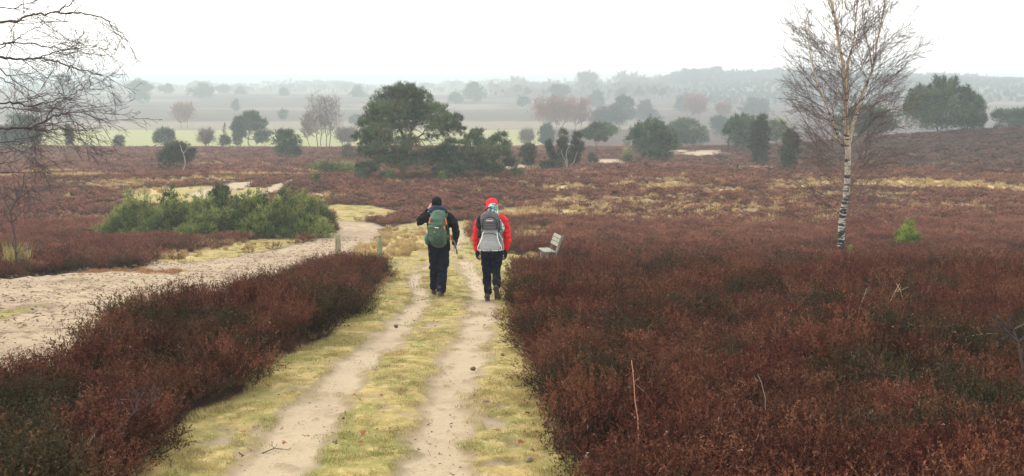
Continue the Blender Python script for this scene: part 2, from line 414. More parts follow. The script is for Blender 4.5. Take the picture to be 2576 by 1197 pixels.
def heather_tuft(seed, ns, nsh, nl, lw, H=.5, R0=.26):
    g = np.random.default_rng(seed)
    V, A, B = [], [], []
    def tris(P0, D, L, W, h0, h1, v):
        # P0 (n,3) base, D (n,3) dir, L, W
        n = len(P0); s = np.cross(D, g.normal(size=(n, 3))); s /= np.linalg.norm(s, axis=1)[:, None] + 1e-9
        V.append(np.stack([P0 - s * W[:, None] / 2, P0 + s * W[:, None] / 2, P0 + D * L[:, None]], 1).reshape(-1, 3))
        A.append(np.stack([h0, h0, h1], 1).ravel()); B.append(np.repeat(v, 3))
    az = g.uniform(0, 2 * pi, ns); tl = np.sqrt(g.uniform(0, 1, ns)) * 1.0; ln = H * g.uniform(.72, 1.12, ns) * (1 - .12 * tl)
    b = np.stack([np.cos(az), np.sin(az), 0 * az], 1) * (g.uniform(0, .10, ns))[:, None]
    sd = g.uniform(0, 1, ns)
    def pt(t, i):  # stem curve
        rad = R0 * tl[i] * (t ** .8) * 1.15
        z = ln[i] * (t - .12 * tl[i] * t * t)
        return np.stack([b[i, 0] + np.cos(az[i]) * rad, b[i, 1] + np.sin(az[i]) * rad, z], 1)
    ii = np.arange(ns)
    for q in range(3):
        p0, p1 = pt(np.full(ns, q / 3), ii), pt(np.full(ns, (q + 1) / 3), ii)
        D = p1 - p0; L = np.linalg.norm(D, axis=1); tris(p0, D / L[:, None], L * 1.15, np.full(ns, .0028 * lw ** .6 * (1 - .2 * q)), np.full(ns, q / 3 * .5), np.full(ns, (q + 1) / 3 * .5), sd)
    i = np.repeat(ii, nsh); m = len(i)
    t = .22 + .78 * g.uniform(0, 1, m) ** .75
    p = pt(t, i)
    d = g.normal(size=(m, 3)) * .62; d[:, 2] += .85; d[:, 0] += np.cos(az[i]) * .45 * tl[i]; d[:, 1] += np.sin(az[i]) * .45 * tl[i]
    d /= np.linalg.norm(d, axis=1)[:, None]
    sl = g.uniform(.05, .115, m) * (H / .5)
    vv = g.uniform(0, 1, m)
    tris(p, d, sl, np.full(m, .0024 * lw ** .8), t, t, vv)
    j = np.repeat(np.arange(m), nl); u = g.uniform(.1, 1, len(j))
    q = p[j] + d[j] * (sl[j] * u)[:, None]
    dd = d[j] * .6 + g.normal(size=(len(j), 3)) * .75; dd /= np.linalg.norm(dd, axis=1)[:, None]
    hh = np.clip(q[:, 2] / H, 0, 1)
    tris(q, dd, g.uniform(.013, .026, len(j)) * lw, g.uniform(.006, .011, len(j)) * lw, hh, hh, np.clip(vv[j] * .75 + g.uniform(0, .25, len(j)), 0, 1))
    V = np.concatenate(V); A = np.concatenate(A); B = np.concatenate(B)
    Fc = np.arange(len(V)).reshape(-1, 3)
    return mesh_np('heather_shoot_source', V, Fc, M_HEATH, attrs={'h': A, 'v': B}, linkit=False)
M_HEATH = heather_material()
SRC = [heather_tuft(100 + k, 40, 9, 7, 1.0) for k in range(6)] + [heather_tuft(200 + k, 26, 6, 4, 2.0) for k in range(4)] + [heather_tuft(300 + k, 15, 5, 3, 4.2) for k in range(3)]
HP, HS, HR, HI = [], [], [], []
BENCH = at(1399, 682)
for (y0, y1, dens, sc, ilo, ihi) in ((4.2, 13, 20, 1.0, 0, 6), (13, 24, 14, 1.05, 0, 6), (24, 50, 10, 1.0, 6, 10), (50, 90, 4.6, 1.25, 10, 13), (90, 200, 1.6, 1.9, 10, 13)):
    x, y = sample(y0, y1, dens)
    m = masks(x, y)
    bare = np.maximum.reduce([m['sand'], m['grass'], m['field'], m['straw'] * .85, m['rust'], m['path'] * 1.2, m['strk'] * 1.2])
    k = rng.uniform(0, 1, len(x)) > np.clip(bare * 1.5 - .15, 0, 1)
    k &= ~((abs(x - BENCH[0] + .05) < .62) & (y > BENCH[1] - 2.0) & (y < BENCH[1] + 1.2))
    k &= rng.uniform(0, 1, len(x)) > sm(fbm(x, y, .9, 3, 12.3), .25, .5) * .85 * (y < 26) * (sdf(P_PATH, x, y) > .8)
    x, y = x[k], y[k]; bare = bare[k]
    n1 = fbm(x, y, 1.6, 3, 6.1); n2 = fbm(x, y, 5.0, 3, 9.9)
    hh = np.interp(y, [0, 20, 35, 60, 170], [1.08, 1.0, .72, .5, .42]) * (1 + .48 * n1 + .25 * n2) * rng.uniform(.8, 1.2, len(x))
    hh *= np.where((x > 3) & (y < 26), 1.12, 1.0)
    ww = sc * np.interp(y, [0, 30, 170], [1.0, .95, .9]) * rng.uniform(.85, 1.25, len(x)) * (1 - .25 * np.clip(bare * 2, 0, 1))
    hh = hh * (1 - .35 * np.clip(bare * 2, 0, 1))
    HP.append(np.stack([x, y, height(x, y) - .03], 1)); HS.append(np.stack([ww, ww, hh], 1))
    HR.append(np.stack([rng.normal(0, .2, len(x)), rng.normal(0, .2, len(x)), rng.uniform(0, 2 * pi, len(x))], 1))
    HI.append(rng.integers(ilo, ihi, len(x)))
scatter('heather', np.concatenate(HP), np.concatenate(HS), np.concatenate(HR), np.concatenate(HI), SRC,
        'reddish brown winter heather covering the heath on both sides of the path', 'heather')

# grasses
def blades(seed, n, L, W, spread, rad, mat, name, lean=.5):
    g = np.random.default_rng(seed)
    az = g.uniform(0, 2 * pi, n); r = rad * np.sqrt(g.uniform(0, 1, n)); a2 = g.uniform(0, 2 * pi, n)
    b = np.stack([np.cos(a2) * r, np.sin(a2) * r, 0 * r], 1)
    D = np.stack([np.cos(az), np.sin(az), 0 * az], 1); l = L * g.uniform(.45, 1.15, n); sp = spread * g.uniform(.1, 1, n)
    s = np.stack([-np.sin(az), np.cos(az), 0 * az], 1) * (W * g.uniform(.6, 1.2, n))[:, None] / 2
    up = np.array([0, 0, 1.0])
    p1 = b + D * (l * sp * .35)[:, None] + up * (l * .6)[:, None]
    p2 = b + D * (l * sp)[:, None] + up * (l * (1 - .45 * sp))[:, None]
    V = np.stack([b - s, b + s, p1 + s * .8, p1 - s * .8, p2], 1).reshape(-1, 3)
    i = np.arange(n)[:, None] * 5
    Fc = np.concatenate([i + [[0, 1, 2]], i + [[0, 2, 3]], i + [[3, 2, 4]]])
    v = np.repeat(g.uniform(0, 1, n), 5)
    return mesh_np(name, V, Fc, mat, attrs={'v': v}, linkit=False)
def grass_material(nm, a, b, c_, sc=1.1):
    n = N(nm); v = n.attr('v')
    col = n.mix(n.ramp(n.noise(sc * 1.5, 6, .7), .42, .60), a, b)
    col = n.mix(n.ramp(v, .45, .7), col, c_)
    col = n.mix(n.ramp(n.rnd(), 0, 1, 0, .8), col, n.mix(1.0, col, (.5, .47, .42), 'MULTIPLY'))
    n.translucent(col, .25)
    return n.done(col, .9, .05)
M_TURF = grass_material('turf_blades', (.44, .35, .14), (.23, .285, .07), (.55, .44, .21))
M_STRAW = grass_material('straw_blades', (.48, .34, .14), (.38, .24, .10), (.60, .47, .24), .6)
M_RUST = grass_material('rust_blades', (.36, .13, .05), (.42, .20, .08), (.40, .26, .12), .9)
TS = [blades(400 + k, 110, .034, .004, 1.0, .12, M_TURF, 'turf_source') for k in range(4)]
SS = [blades(420 + k, 120, .26, .0055, .95, .10, M_STRAW, 'straw_source') for k in range(3)] + [blades(430 + k, 60, .30, .018, .95, .16, M_STRAW, 'straw_source') for k in range(3)] + [blades(440 + k, 100, .14, .006, .9, .12, M_RUST, 'rust_source') for k in range(2)]
# turf
TP, TSC, TR, TI = [], [], [], []
for (y0, y1, dens, s0) in ((5, 14, 95, .85), (14, 26, 45, 1.0), (26, 62, 6, 1.8)):
    x, y = sample(y0, y1, dens, .62)
    m = masks(x, y)
    k = rng.uniform(0, 1, len(x)) < m['grass'] ** 1.2 * (.15 + .85 * sm(fbm(x, y, .5, 4, 2.2), -.2, .2))
    x, y = x[k], y[k]
    s = s0 * rng.uniform(.6, 1.25, len(x)) * (1 + .3 * fbm(x, y, 1.0, 3))
    hs = s * (1 + .9 * sm(abs(sdf(P_PATH, x, y)), .45, .1) * (y < 40))
    TP.append(np.stack([x, y, height(x, y) - .004], 1)); TSC.append(np.stack([s, s, hs * rng.uniform(.5, 1.3, len(x))], 1))
    TR.append(np.stack([rng.normal(0, .1, len(x)), rng.normal(0, .1, len(x)), rng.uniform(0, 6.28, len(x))], 1)); TI.append(rng.integers(0, 4, len(x)))
scatter('grass', np.concatenate(TP), np.concatenate(TSC), np.concatenate(TR), np.concatenate(TI), TS, 'short yellow green turf on the path verges and middle strip', 'grass')
# straw and rusty grass
TP, TSC, TR, TI = [], [], [], []
for (y0, y1, dens, s0, lo, hi) in ((5, 20, 9, .55, 0, 3), (20, 45, 18, .9, 0, 3), (45, 110, 5, 1.1, 3, 6)):
    x, y = sample(y0, y1, dens, .62)
    m = masks(x, y)
    edge = (1 - sm(abs(sdf(P_PATH, x, y) + .04), .0, .22)) * (y < 34) * .5
    w = np.maximum(m['straw'] * np.where(y < 34, 1, .8), edge) * (1 - m['sand'])
    w = np.maximum(w, sm(fbm(x, y, 2.5, 4, 1.5), .25, .5) * .10 * (y > 20) * (y < 95) * (m['sand'] < .2))
    k = rng.uniform(0, 1, len(x)) < w
    rs = (m['rust'] > .3) & (rng.uniform(0, 1, len(x)) < .9)
    k = k | rs
    x, y, rs = x[k], y[k], rs[k]
    s = s0 * rng.uniform(.6, 1.2, len(x))
    TP.append(np.stack([x, y, height(x, y) - .01], 1)); TSC.append(np.stack([s, s, s * rng.uniform(.6, 1.2, len(x))], 1))
    TR.append(np.stack([rng.normal(0, .15, len(x)), rng.normal(0, .15, len(x)), rng.uniform(0, 6.28, len(x))], 1)); TI.append(np.where(rs, rng.integers(6, 8, len(x)), rng.integers(lo, hi, len(x))))
scatter('straw_grass', np.concatenate(TP), np.concatenate(TSC), np.concatenate(TR), np.concatenate(TI), SS, 'dry straw coloured grass clumps scattered through the heather and along the verges', 'grass')

# crumbs, bits of twig and leaf lying on the sand and turf
def chips(seed, n=9):
    g = np.random.default_rng(seed); V = []
    for k in range(n):
        c = np.array([g.uniform(-.28, .28), g.uniform(-.28, .28), .004]); a = g.uniform(0, 6.28); l = g.uniform(.006, .03); w_ = g.uniform(.003, .009); h_ = g.uniform(.003, .010)
        d = np.array([cos(a), sin(a), g.normal(0, .2)]); s_ = np.array([-sin(a), cos(a), 0])
        p = [c - d * l, c + s_ * w_, c + d * l, c - s_ * w_, c + np.array([0, 0, h_])]
        for i, j in ((0, 1), (1, 2), (2, 3), (3, 0)): V += [p[i], p[j], p[4]]
    V = np.array(V); return mesh_np('chip_source', V, np.arange(len(V)).reshape(-1, 3), M_CHIP, linkit=False)
_n = N('litter_bits'); M_CHIP = _n.done(_n.mix(_n.rnd(), (.09, .06, .042), (.24, .165, .11)), .9, .1)
CS = [chips(900 + k) for k in range(5)]
TP, TSC, TR, TI = [], [], [], []
for (y0, y1, dens, s0) in ((5, 13, 16, .8), (13, 40, 11, 1.3)):
    x, y = sample(y0, y1, dens)
    m = masks(x, y)
    w = (m['path'] * .5 + m['strk'] * 1.0) * (.35 + .65 * sm(fbm(x, y, .7, 4, 21.), -.1, .4))
    k = rng.uniform(0, 1, len(x)) < w
    x, y = x[k], y[k]; s = s0 * rng.uniform(.5, 1.4, len(x)) * np.where(m['strk'][k] > .5, 1.5, 1)
    TP.append(np.stack([x, y, height(x, y) - .045 * m['rutd'][k] + .085 * m['strk'][k] * fbm(x, y, .3, 4, 4.4) * sm(60 - y, 0, 20) + .002], 1)); TSC.append(np.stack([s, s, s], 1))
    TR.append(np.stack([0 * x, 0 * x, rng.uniform(0, 6.28, len(x))], 1)); TI.append(rng.integers(0, 5, len(x)))
scatter('litter', np.concatenate(TP), np.concatenate(TSC), np.concatenate(TR), np.concatenate(TI), CS, 'dark crumbs of peat, twig and leaf strewn over the sandy tracks', 'litter')
# ------------------------------------------------------------------ evergreen crowns
def needle_material(nm, dark, light, tipc, rnd_noise=.9):
    n = N(nm); tt = n.attr('t'); v = n.attr('v')
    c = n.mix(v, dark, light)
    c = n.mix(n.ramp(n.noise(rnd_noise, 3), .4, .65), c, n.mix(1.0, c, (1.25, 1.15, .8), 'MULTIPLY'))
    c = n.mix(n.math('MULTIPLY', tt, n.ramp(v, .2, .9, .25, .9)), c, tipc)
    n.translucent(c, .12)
    return n.done(c, .85, .06)
M_PINE = needle_material('pine_needles', (.008, .018, .014), (.062, .094, .046), (.20, .26, .115))
M_JUN = needle_material('juniper_needles', (.014, .036, .022), (.15, .20, .055), (.46, .48, .15))
M_JUND = needle_material('dark_juniper_needles', (.018, .026, .019), (.055, .062, .034), (.15, .14, .075))
M_YEL = needle_material('yellow_green_needles', (.06, .08, .02), (.17, .20, .05), (.30, .34, .10))
M_BRN = needle_material('withered_needles', (.05, .038, .028), (.10, .075, .052), (.17, .13, .09))
M_FPINE = needle_material('far_pine_needles', (.010, .020, .018), (.028, .043, .032), (.05, .07, .05))

def crown(lobes, n, blen, bw, nb, seed, up=.5, surf=.6, spread=.55):
    """lobes: (x,y,z,rx,ry,rz). n clumps of nb narrow blades. returns V, t, v"""
    g = np.random.default_rng(seed)
    L = np.array(lobes, float)
    w = (L[:, 3] * L[:, 5] + L[:, 3] * L[:, 4]) ** .75; w /= w.sum()
    i = g.choice(len(L), n, p=w)
    d = g.normal(size=(n, 3)); d /= np.linalg.norm(d, axis=1)[:, None]
    d[:, 2] = np.where((d[:, 2] < -.2) & (g.uniform(0, 1, n) < .55), -d[:, 2], d[:, 2])
    r = surf + (1.04 - surf) * g.uniform(0, 1, n) ** .6
    lump = 1 + .30 * np.sin(d[:, 0] * 7 + i * 1.7) * np.sin(d[:, 2] * 6 + i)
    c = L[i, :3] + d * L[i, 3:6] * (r * lump)[:, None]
    o = d / L[i, 3:6]; o /= np.linalg.norm(o, axis=1)[:, None]
    o[:, 2] += up; o /= np.linalg.norm(o, axis=1)[:, None]
    cv = np.clip(.40 + .42 * np.sin(i * 12.9898 + 3) + .12 * np.sin(c[:, 0] / L[i, 3] * 5) + g.normal(0, .16, n), 0, 1)
    j = np.repeat(np.arange(n), nb); m = len(j)
    D = o[j] + g.normal(size=(m, 3)) * spread; D /= np.linalg.norm(D, axis=1)[:, None]
    P = c[j] + g.normal(size=(m, 3)) * blen * .28
    l = blen * g.uniform(.55, 1.2, m) * g.uniform(.55, 1.6, n)[j]
    s = np.cross(D, g.normal(size=(m, 3))); s /= np.linalg.norm(s, axis=1)[:, None] + 1e-9
    s *= (bw * g.uniform(.6, 1.2, m) / 2)[:, None]
    V = np.stack([P - s, P + s, P + D * l[:, None]], 1).reshape(-1, 3)
    t = np.tile([0, 0, 1.0], m); v = np.repeat(np.clip(cv[j] + g.normal(0, .1, m), 0, 1), 3)
    return V, t, v
def crown_obj(name, lobes, n, blen, bw, nb, seed, mat, parent, loc, **k):
    V, t, v = crown(lobes, n, blen, bw, nb, seed, **k)
    return mesh_np(name, V, np.arange(len(V)).reshape(-1, 3), mat, parent, {'t': t, 'v': v})

M_BARK = simple('pine_bark', (.13, .085, .062), .9, .15, .4, 6, .6, 25, .03)
M_BARKR = simple('upper_pine_bark', (.22, .115, .07), .85, .15, .35, 6, .5, 25, .02)
M_GREYB = simple('grey_bark', (.16, .14, .12), .9, .15, .35, 8, .4, 30, .02)
M_PALEW = simple('pale_dead_wood', (.24, .21, .17), .85, .15, .25, 8, .4, 30, .02)

def wob(g, p0, p1, n, amp):
    p0, p1 = np.asarray(p0, float), np.asarray(p1, float)
    t = np.linspace(0, 1, n)[:, None]; L = np.linalg.norm(p1 - p0)
    o = np.cumsum(g.normal(0, 1, (n, 3)), 0); o -= o[0] + (o[-1] - o[0]) * t
    return p0 + (p1 - p0) * t + o * amp * L / n

def place(px, top, base, w, d=None):
    """world base point, height and width of a plant seen at px between top and base rows"""
    if d is None: b = at(px, base); d = b[1]
    else:
        b = at_d(px, base, d); b[2] = height(b[0], b[1])
    zt = at_d(px, top, d)[2]
    return np.array([b[0], b[1], float(height(b[0], b[1]))]), zt - float(height(b[0], b[1])), w / F * d * 1.01, d

def lobes_for(kind, H, W, g, arg=None):
    """lobes in local coordinates, base at origin"""
    h = W / 2; out = []
    if kind == 'round':
        n = 24
        for k in range(n):
            a = g.uniform(0, 2 * pi); q = sqrt(g.uniform(0, 1)); z = g.uniform(.16, .84)
            wz = sqrt(max(0.05, 1 - (2 * abs(z - .42)) ** 2.4)) if z > .42 else 1
            r = g.uniform(.17, .34)
            out.append((cos(a) * q * h * (1 - r) * wz, sin(a) * q * h * (1 - r) * wz, z * H, r * h * 1.15, r * h * 1.15, r * H * .55))
        out.append((0, 0, H * .40, h * .62, h * .62, H * .34)); out.append((g.uniform(-.15, .15) * h, 0, H * .86, h * .3, h * .3, H * .15))
    elif kind == 'column':
        for k in range(8):
            z = .10 + .82 * k / 7; rr = (.55 + .45 * sin(pi * min(1, z * 1.05))) * g.uniform(.8, 1.0)
            out.append((g.normal(0, .10) * h, g.normal(0, .1) * h, z * H, h * rr * .85, h * rr * .85, H * .13))
    elif kind == 'pine':
        for k in range(15):
            z = g.uniform(.34, .92); env = sqrt(max(.06, 1 - ((z - .55) / .5) ** 2)); a = g.uniform(0, 2 * pi); q = sqrt(g.uniform(.1, 1))
            r = g.uniform(.2, .34)
            out.append((cos(a) * q * h * env * .78, sin(a) * q * h * env * .78, z * H, r * h * 1.3, r * h * 1.3, r * H * .28))
        out.append((0, 0, H * .66, h * .6, h * .6, H * .2)); out.append((0, 0, H * .92, h * .3, h * .3, H * .08))
    elif kind == 'flat':
        for k in range(14):
            a = g.uniform(0, 2 * pi); q = sqrt(g.uniform(0, 1)); z = g.uniform(.62, .93) - .12 * q
            out.append((cos(a) * q * h * .75, sin(a) * q * h * .75, z * H, h * .34, h * .34, H * .085))
        for k in range(5):
            a = g.uniform(0, 2 * pi); out.append((cos(a) * h * .6, sin(a) * h * .6, g.uniform(.3, .55) * H, h * .3, h * .3, H * .07))
    elif kind == 'cone':
        for k in range(14):
            z = .08 + .86 * k / 13; a = k * 2.4; q = (1 - z) * .75 + .1
            out.append((cos(a) * q * h * .6, sin(a) * q * h * .6, z * H, h * (q * .7 + .1), h * (q * .7 + .1), H * .09))
    elif kind == 'low':
        for k in range(14):
            x = -.85 + 1.7 * k / 13; out.append((x * h, g.uniform(-.3, .3) * h, H * g.uniform(.3, .62), h * .22, h * .3, H * g.uniform(.3, .42)))
    return out

def evergreen(name, cat, label, px, top, base, w, d=None, kind='round', mat=None, group=None, seed=0, blade=None, trunk=True, dens=1.0, lob=None, up=.5, surf=.42, nb=8, spread=.6):
    b, H, W, d = place(px, top, base, w, far(d) if d and d > 70 else d)
    W *= .95; H *= .97
    e = empty(name, b, label, cat, group)
    g = np.random.default_rng(seed + 1000)
    L = lob(H, W, g) if lob else lobes_for(kind, H, W, g)
    pxm = F / d                                          # picture pixels per metre, to choose how fine the foliage has to be
    bl = blade or max(.13, 7.5 / pxm)
    n = int(np.clip(W * H * pxm * pxm * .15 * dens, 160, 5200))
    V, t_, v_ = crown(L, n, bl, bl * .20, nb, seed, up=up, surf=surf, spread=spread)
    if lob is spiky or lob is loose:                     # upright leader shoots
        C = []
        for k in range(46 if lob is spiky else 22):
            a = g.uniform(0, 2 * pi); q = sqrt(g.uniform(0, .9)); hh = H * g.uniform(.07, .15)
            zc = H * ((.93 - .50 * q ** 1.7) if lob is spiky else (.96 - .8 * q)) + hh * .3; C.append((cos(a) * q * W * .44, sin(a) * q * W * .44, zc, .10 + .004 * W, .10 + .004 * W, hh * .75))
        V2, t2, v2 = crown(C, len(C) * 16, bl * .95, bl * .2, 6, seed + 1, up=2.2, surf=0, spread=.3)
        V = np.concatenate([V, V2]); t_ = np.concatenate([t_, t2]); v_ = np.concatenate([v_, v2])
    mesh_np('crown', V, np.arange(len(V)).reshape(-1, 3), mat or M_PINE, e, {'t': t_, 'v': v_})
    if trunk:
        T = Tubes(); r0 = max(.035 * H * .5, .05)
        topz = H * (.85 if kind in ('pine', 'flat', 'cone') else .6)
        T.add(wob(g, (0, 0, -.3), (g.normal(0, .03) * W, 0, topz), 7, .25), np.linspace(r0, r0 * .3, 7), 6)
        for q in range(len(L) if kind in ('pine', 'flat') else 4):
            l = L[q]; z0 = min(topz * .95, max(.12 * H, l[2] * .62)); T.add(wob(g, (0, 0, z0), (l[0], l[1], l[2]), 6, .35), np.linspace(r0 * .42, r0 * .12, 6), 4)
        T.build('trunk', M_BARK, e)
    return e

# ------------------------------------------------------------------ bare trees
def branchlet(T, g, p, d, L, r, lvl, par, a=0.0):
    n = par['seg'][lvl]; step = L / (n - 1); P = [p]; q = np.array(p, float); dd = np.array(d, float)
    for k in range(n - 1):
        dd = dd + g.normal(0, par['wob'][lvl], 3); dd[2] += par['up'][lvl] * (1 - 1.7 * k / n) if par.get('arch') else par['up'][lvl]
        dd /= np.linalg.norm(dd); q = q + dd * step; P.append(q.copy())
    P = np.array(P)
    T.add(P, np.linspace(r, max(r * .35, par['rmin']), n), par['sides'][lvl], a + lvl * .25)
    if lvl + 1 < len(par['seg']):
        nc = par['kids'][lvl]; nc = max(2, int(nc * (L / par['len0'][lvl]) + g.uniform(0, 1)))
        for c in range(nc):
            t = par['from'][lvl] + (1 - par['from'][lvl]) * (c + g.uniform(0, 1)) / nc; f = t * (n - 1); k = min(int(f), n - 2)
            pp = P[k] + (P[k + 1] - P[k]) * (f - k); tg = P[k + 1] - P[k]; tg /= np.linalg.norm(tg)
            s = g.normal(size=3); s -= tg * (s @ tg); s /= np.linalg.norm(s)
            an = g.uniform(*par['ang'][lvl]); nd = tg * cos(an) + s * sin(an)
            branchlet(T, g, pp, nd, L * par['ratio'][lvl] * g.uniform(.6, 1.15) * (1.15 - .55 * t), max(r * .5 * (1 - .4 * t), par['rmin']), lvl + 1, par, a)

def bare_tree(name, cat, label, px, top, base, w, d=None, mat=None, tmat=None, stems=1, group=None, seed=0, fine=1.0):
    b, H, W, d = place(px, top, base, w, far(d))
    e = empty(name, b, label, cat, group); g = np.random.default_rng(seed + 5000)
    rm = max(.006, .42 / (F / d)) * fine
    TT, TC = Tubes(), Tubes()
    par = dict(seg=[6, 5, 4], wob=[.10, .14, .2], up=[.10, .06, .02], sides=[3, 3, 3], kids=[9, 5], len0=[H * .45, H * .2], ang=[(.4, .8), (.4, .9)],
               ratio=[.45, .5], rmin=rm); par['from'] = [.15, .1]
    for s in range(stems):
        xo = (s - (stems - 1) / 2) / max(1, stems) * W * .75
        hs = H * (g.uniform(.72, 1.0) if stems > 1 and s != stems // 2 else .98)
        P = wob(g, (xo * .45, g.normal(0, .1) * W, -.2), (xo, g.normal(0, .2) * W, hs), 9, .18)
        r0 = max(.012 * H, 1.0 / (F / d))
        TT.add(P, np.linspace(r0, rm, 9), 5)
        nb_ = int(34 / stems ** .55)
        for k in range(nb_):
            t = .22 + .76 * (k + g.uniform(0, 1)) / nb_; f = t * 8; i = min(int(f), 7); p = P[i] + (P[i + 1] - P[i]) * (f - i)
            a = g.uniform(0, 2 * pi); el = g.uniform(.5, 1.05)
            L = (W / (2 if stems == 1 else stems ** .5 * 1.6)) * g.uniform(.7, 1.15) * (sin(pi * min(1, (t * .86 + .12))) ** .7) / cos(el * .75)
            branchlet(TC, g, p, (cos(a) * cos(el), sin(a) * cos(el), sin(el)), L, r0 * .35, 0, par)
    TT.build('trunk', tmat or M_GREYB, e); TC.build('crown', mat or M_TWIG, e)
    if w > 30:
        L = []
        for s in range(stems):
            xo = (s - (stems - 1) / 2) / max(1, stems) * W * .75; rw = W / 2 / (stems ** .6)
            for z in (.45, .62, .78, .9): L.append((xo + g.normal(0, .1) * rw, g.normal(0, .2) * rw, H * z, rw * sin(pi * (z * .8 + .12)) * 1.1, rw * .9, H * .16))
        V, t_, v_ = crown(L, int(60 * stems + w * 3), max(.5, 10 / (F / d)), .7 / (F / d), 7, seed + 9, up=1.1, surf=.15, spread=.45)
        mesh_np('twigs', V, np.arange(len(V)).reshape(-1, 3), mat or M_TWIG, e, {'a': t_})
    return e
M_TWIG = simple('bare_twigs', (.20, .15, .135), .85, .15, .3, 3, 0)
M_TWIGR = simple('reddish_bare_twigs', (.27, .13, .11), .85, .15, .3, 3, 0)

# ------------------------------------------------------------------ the big pine beside the path
def big_pine():
    bx, by = 1011, 449
    b = at(bx, by); d = b[1]; k = d / F * 1.01
    e = empty('pine_tree', b, 'large dark green Scots pine with a broad domed crown behind the two walkers', 'pine tree')
    g = np.random.default_rng(11)
    Z = [(1010, 285, 75, 45), (905, 300, 40, 45), (935, 350, 70, 55), (1040, 330, 90, 55), (1110, 325, 50, 45), (1165, 345, 45, 50), (840, 345, 42, 45), (870, 400, 85, 50), (985, 400, 100, 55), (1085, 400, 90, 50),
         (820, 430, 55, 45), (900, 460, 95, 45), (1020, 470, 110, 50), (1140, 440, 90, 50), (1240, 420, 60, 45), (1275, 450, 35, 35), (1200, 490, 75, 30), (1345, 490, 50, 42), (1385, 480, 25, 30), (1330, 545, 70, 34), (1390, 550, 30, 20),
         (750, 480, 40, 32), (740, 520, 42, 30), (800, 520, 75, 38), (890, 540, 90, 40), (1240, 530, 70, 25), (1000, 530, 60, 25), (770, 580, 70, 30), (850, 600, 85, 32), (715, 612, 32, 22), (780, 640, 65, 30), (880, 650, 60, 28),
         (1000, 620, 50, 30), (1040, 650, 50, 28), (760, 700, 50, 26), (830, 710, 70, 30), (1200, 600, 45, 18), (1000, 700, 55, 24), (1120, 720, 60, 22),
         (900, 760, 90, 34), (1000, 770, 80, 34), (1100, 780, 90, 34), (1180, 740, 90, 36), (1240, 700, 70, 30), (1290, 760, 90, 40), (1300, 690, 60, 26), (1340, 640, 50, 26)]
    L = []
    for zx, zy, rx, rz in Z:
        px, py = zx * .3677 + 643.8, zy * .3677 + 125.7
        p = at_d(px, py, d) - b
        half = 3.6 * sqrt(max(.1, 1 - ((zx - 1040) / 420.0) ** 2)) * (1 if zy < 700 else .6)
        for q in (-1, 1) if rx > 45 else (0,):
            L.append((p[0] + g.normal(0, .1), q * half * g.uniform(.25, .85) , p[2], rx * .3677 * k * 1.06, rx * .3677 * k * 1.15, rz * .3677 * k * 1.16))
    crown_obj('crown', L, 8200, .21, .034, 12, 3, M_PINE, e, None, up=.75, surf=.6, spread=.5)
    T = Tubes(); r0 = .19
    P = wob(g, (0, 0, -.3), (.15, 0, 3.1), 6, .2); T.add(P, np.linspace(r0 * 1.25, r0 * .8, 6), 8)
    stems = [((.15, 0, 3.1), (-.6, .2, 6.6), r0 * .75), ((.1, 0, 2.4), (1.6, -.4, 5.2), r0 * .6), ((.05, 0, 1.6), (-2.0, .5, 4.8), r0 * .55), ((.1, 0, 1.9), (2.9, .6, 4.4), r0 * .5), ((0, 0, 1.1), (-2.3, -.8, 2.4), r0 * .4)]
    nodes = []
    for a, c, r in stems:
        P = wob(g, a, c, 8, .35); T.add(P, np.linspace(r, r * .3, 8), 6); nodes += [(q, r * (1 - .6 * i / 8)) for i, q in enumerate(P) if i > 1]
    for l in L:
        c = np.array(l[:3]); q, r = min(nodes, key=lambda nd: np.linalg.norm(nd[0] - c) + (2 if nd[0][2] > c[2] else 0))
        T.add(wob(g, q, c, 7, .35), np.linspace(min(r * .55, .06), .014, 7), 4)
        for s in range(3):
            T.add(wob(g, q + (c - q) * g.uniform(.4, .9), c + g.normal(size=3) * np.array(l[3:6]) * .7, 5, .3), np.linspace(.022, .008, 5), 3)
    T.build('trunk', M_BARKR, e)
big_pine()

# young pines to its right
def loose(H, W, g):
    out = []
    for k in range(17):
        z = .14 + .8 * (k / 16); a = k * 2.39 + g.normal(0, .4); q = (1 - .66 * z) * g.uniform(.5, .95)
        out.append((cos(a) * q * W * .52, sin(a) * q * W * .5, z * H, W * .17 * (1.2 - .5 * z), W * .17, H * .05 + .08))
    out.append((0, 0, H * .97, W * .05, W * .05, H * .05))
    return out
def spiky(H, W, g):      # dense bush whose leaders stand up as candles
    out = lobes_for('round', H * .9, W, g) + [(sx * W * .22, sy * W * .2, H * .38, W * .24, W * .24, H * .34) for sx, sy in ((-1, 0), (1, 0), (0, -1), (0, 1))]
    for k in range(34):
        a = g.uniform(0, 2 * pi); q = sqrt(g.uniform(0, .8)); zc = H * (.88 - .42 * q * q) + g.uniform(-.02, .08) * H
        for s_ in range(3): out.append((cos(a) * q * W * .44, sin(a) * q * W * .44, zc + s_ * H * .055, W * .045 / (1 + s_), W * .045 / (1 + s_), H * .05))
    return out
G_PINE = 'pines standing on the heath'
M_PINE2 = needle_material('grey_green_needles', (.022, .036, .026), (.095, .125, .07), (.24, .28, .15))
evergreen('young_pine', 'pine tree', 'slender grey green young pine just right of the large domed pine', 1190, 324, 449, 122, kind='pine', lob=loose, seed=21, group=G_PINE, up=.9, dens=.6, surf=.2, mat=M_PINE2)
evergreen('young_pine', 'pine tree', 'second slender young pine, at the right end of the pine clump', 1254, 332, 449, 110, kind='pine', lob=loose, seed=22, group=G_PINE, up=.9, dens=.6, surf=.2, mat=M_PINE2)
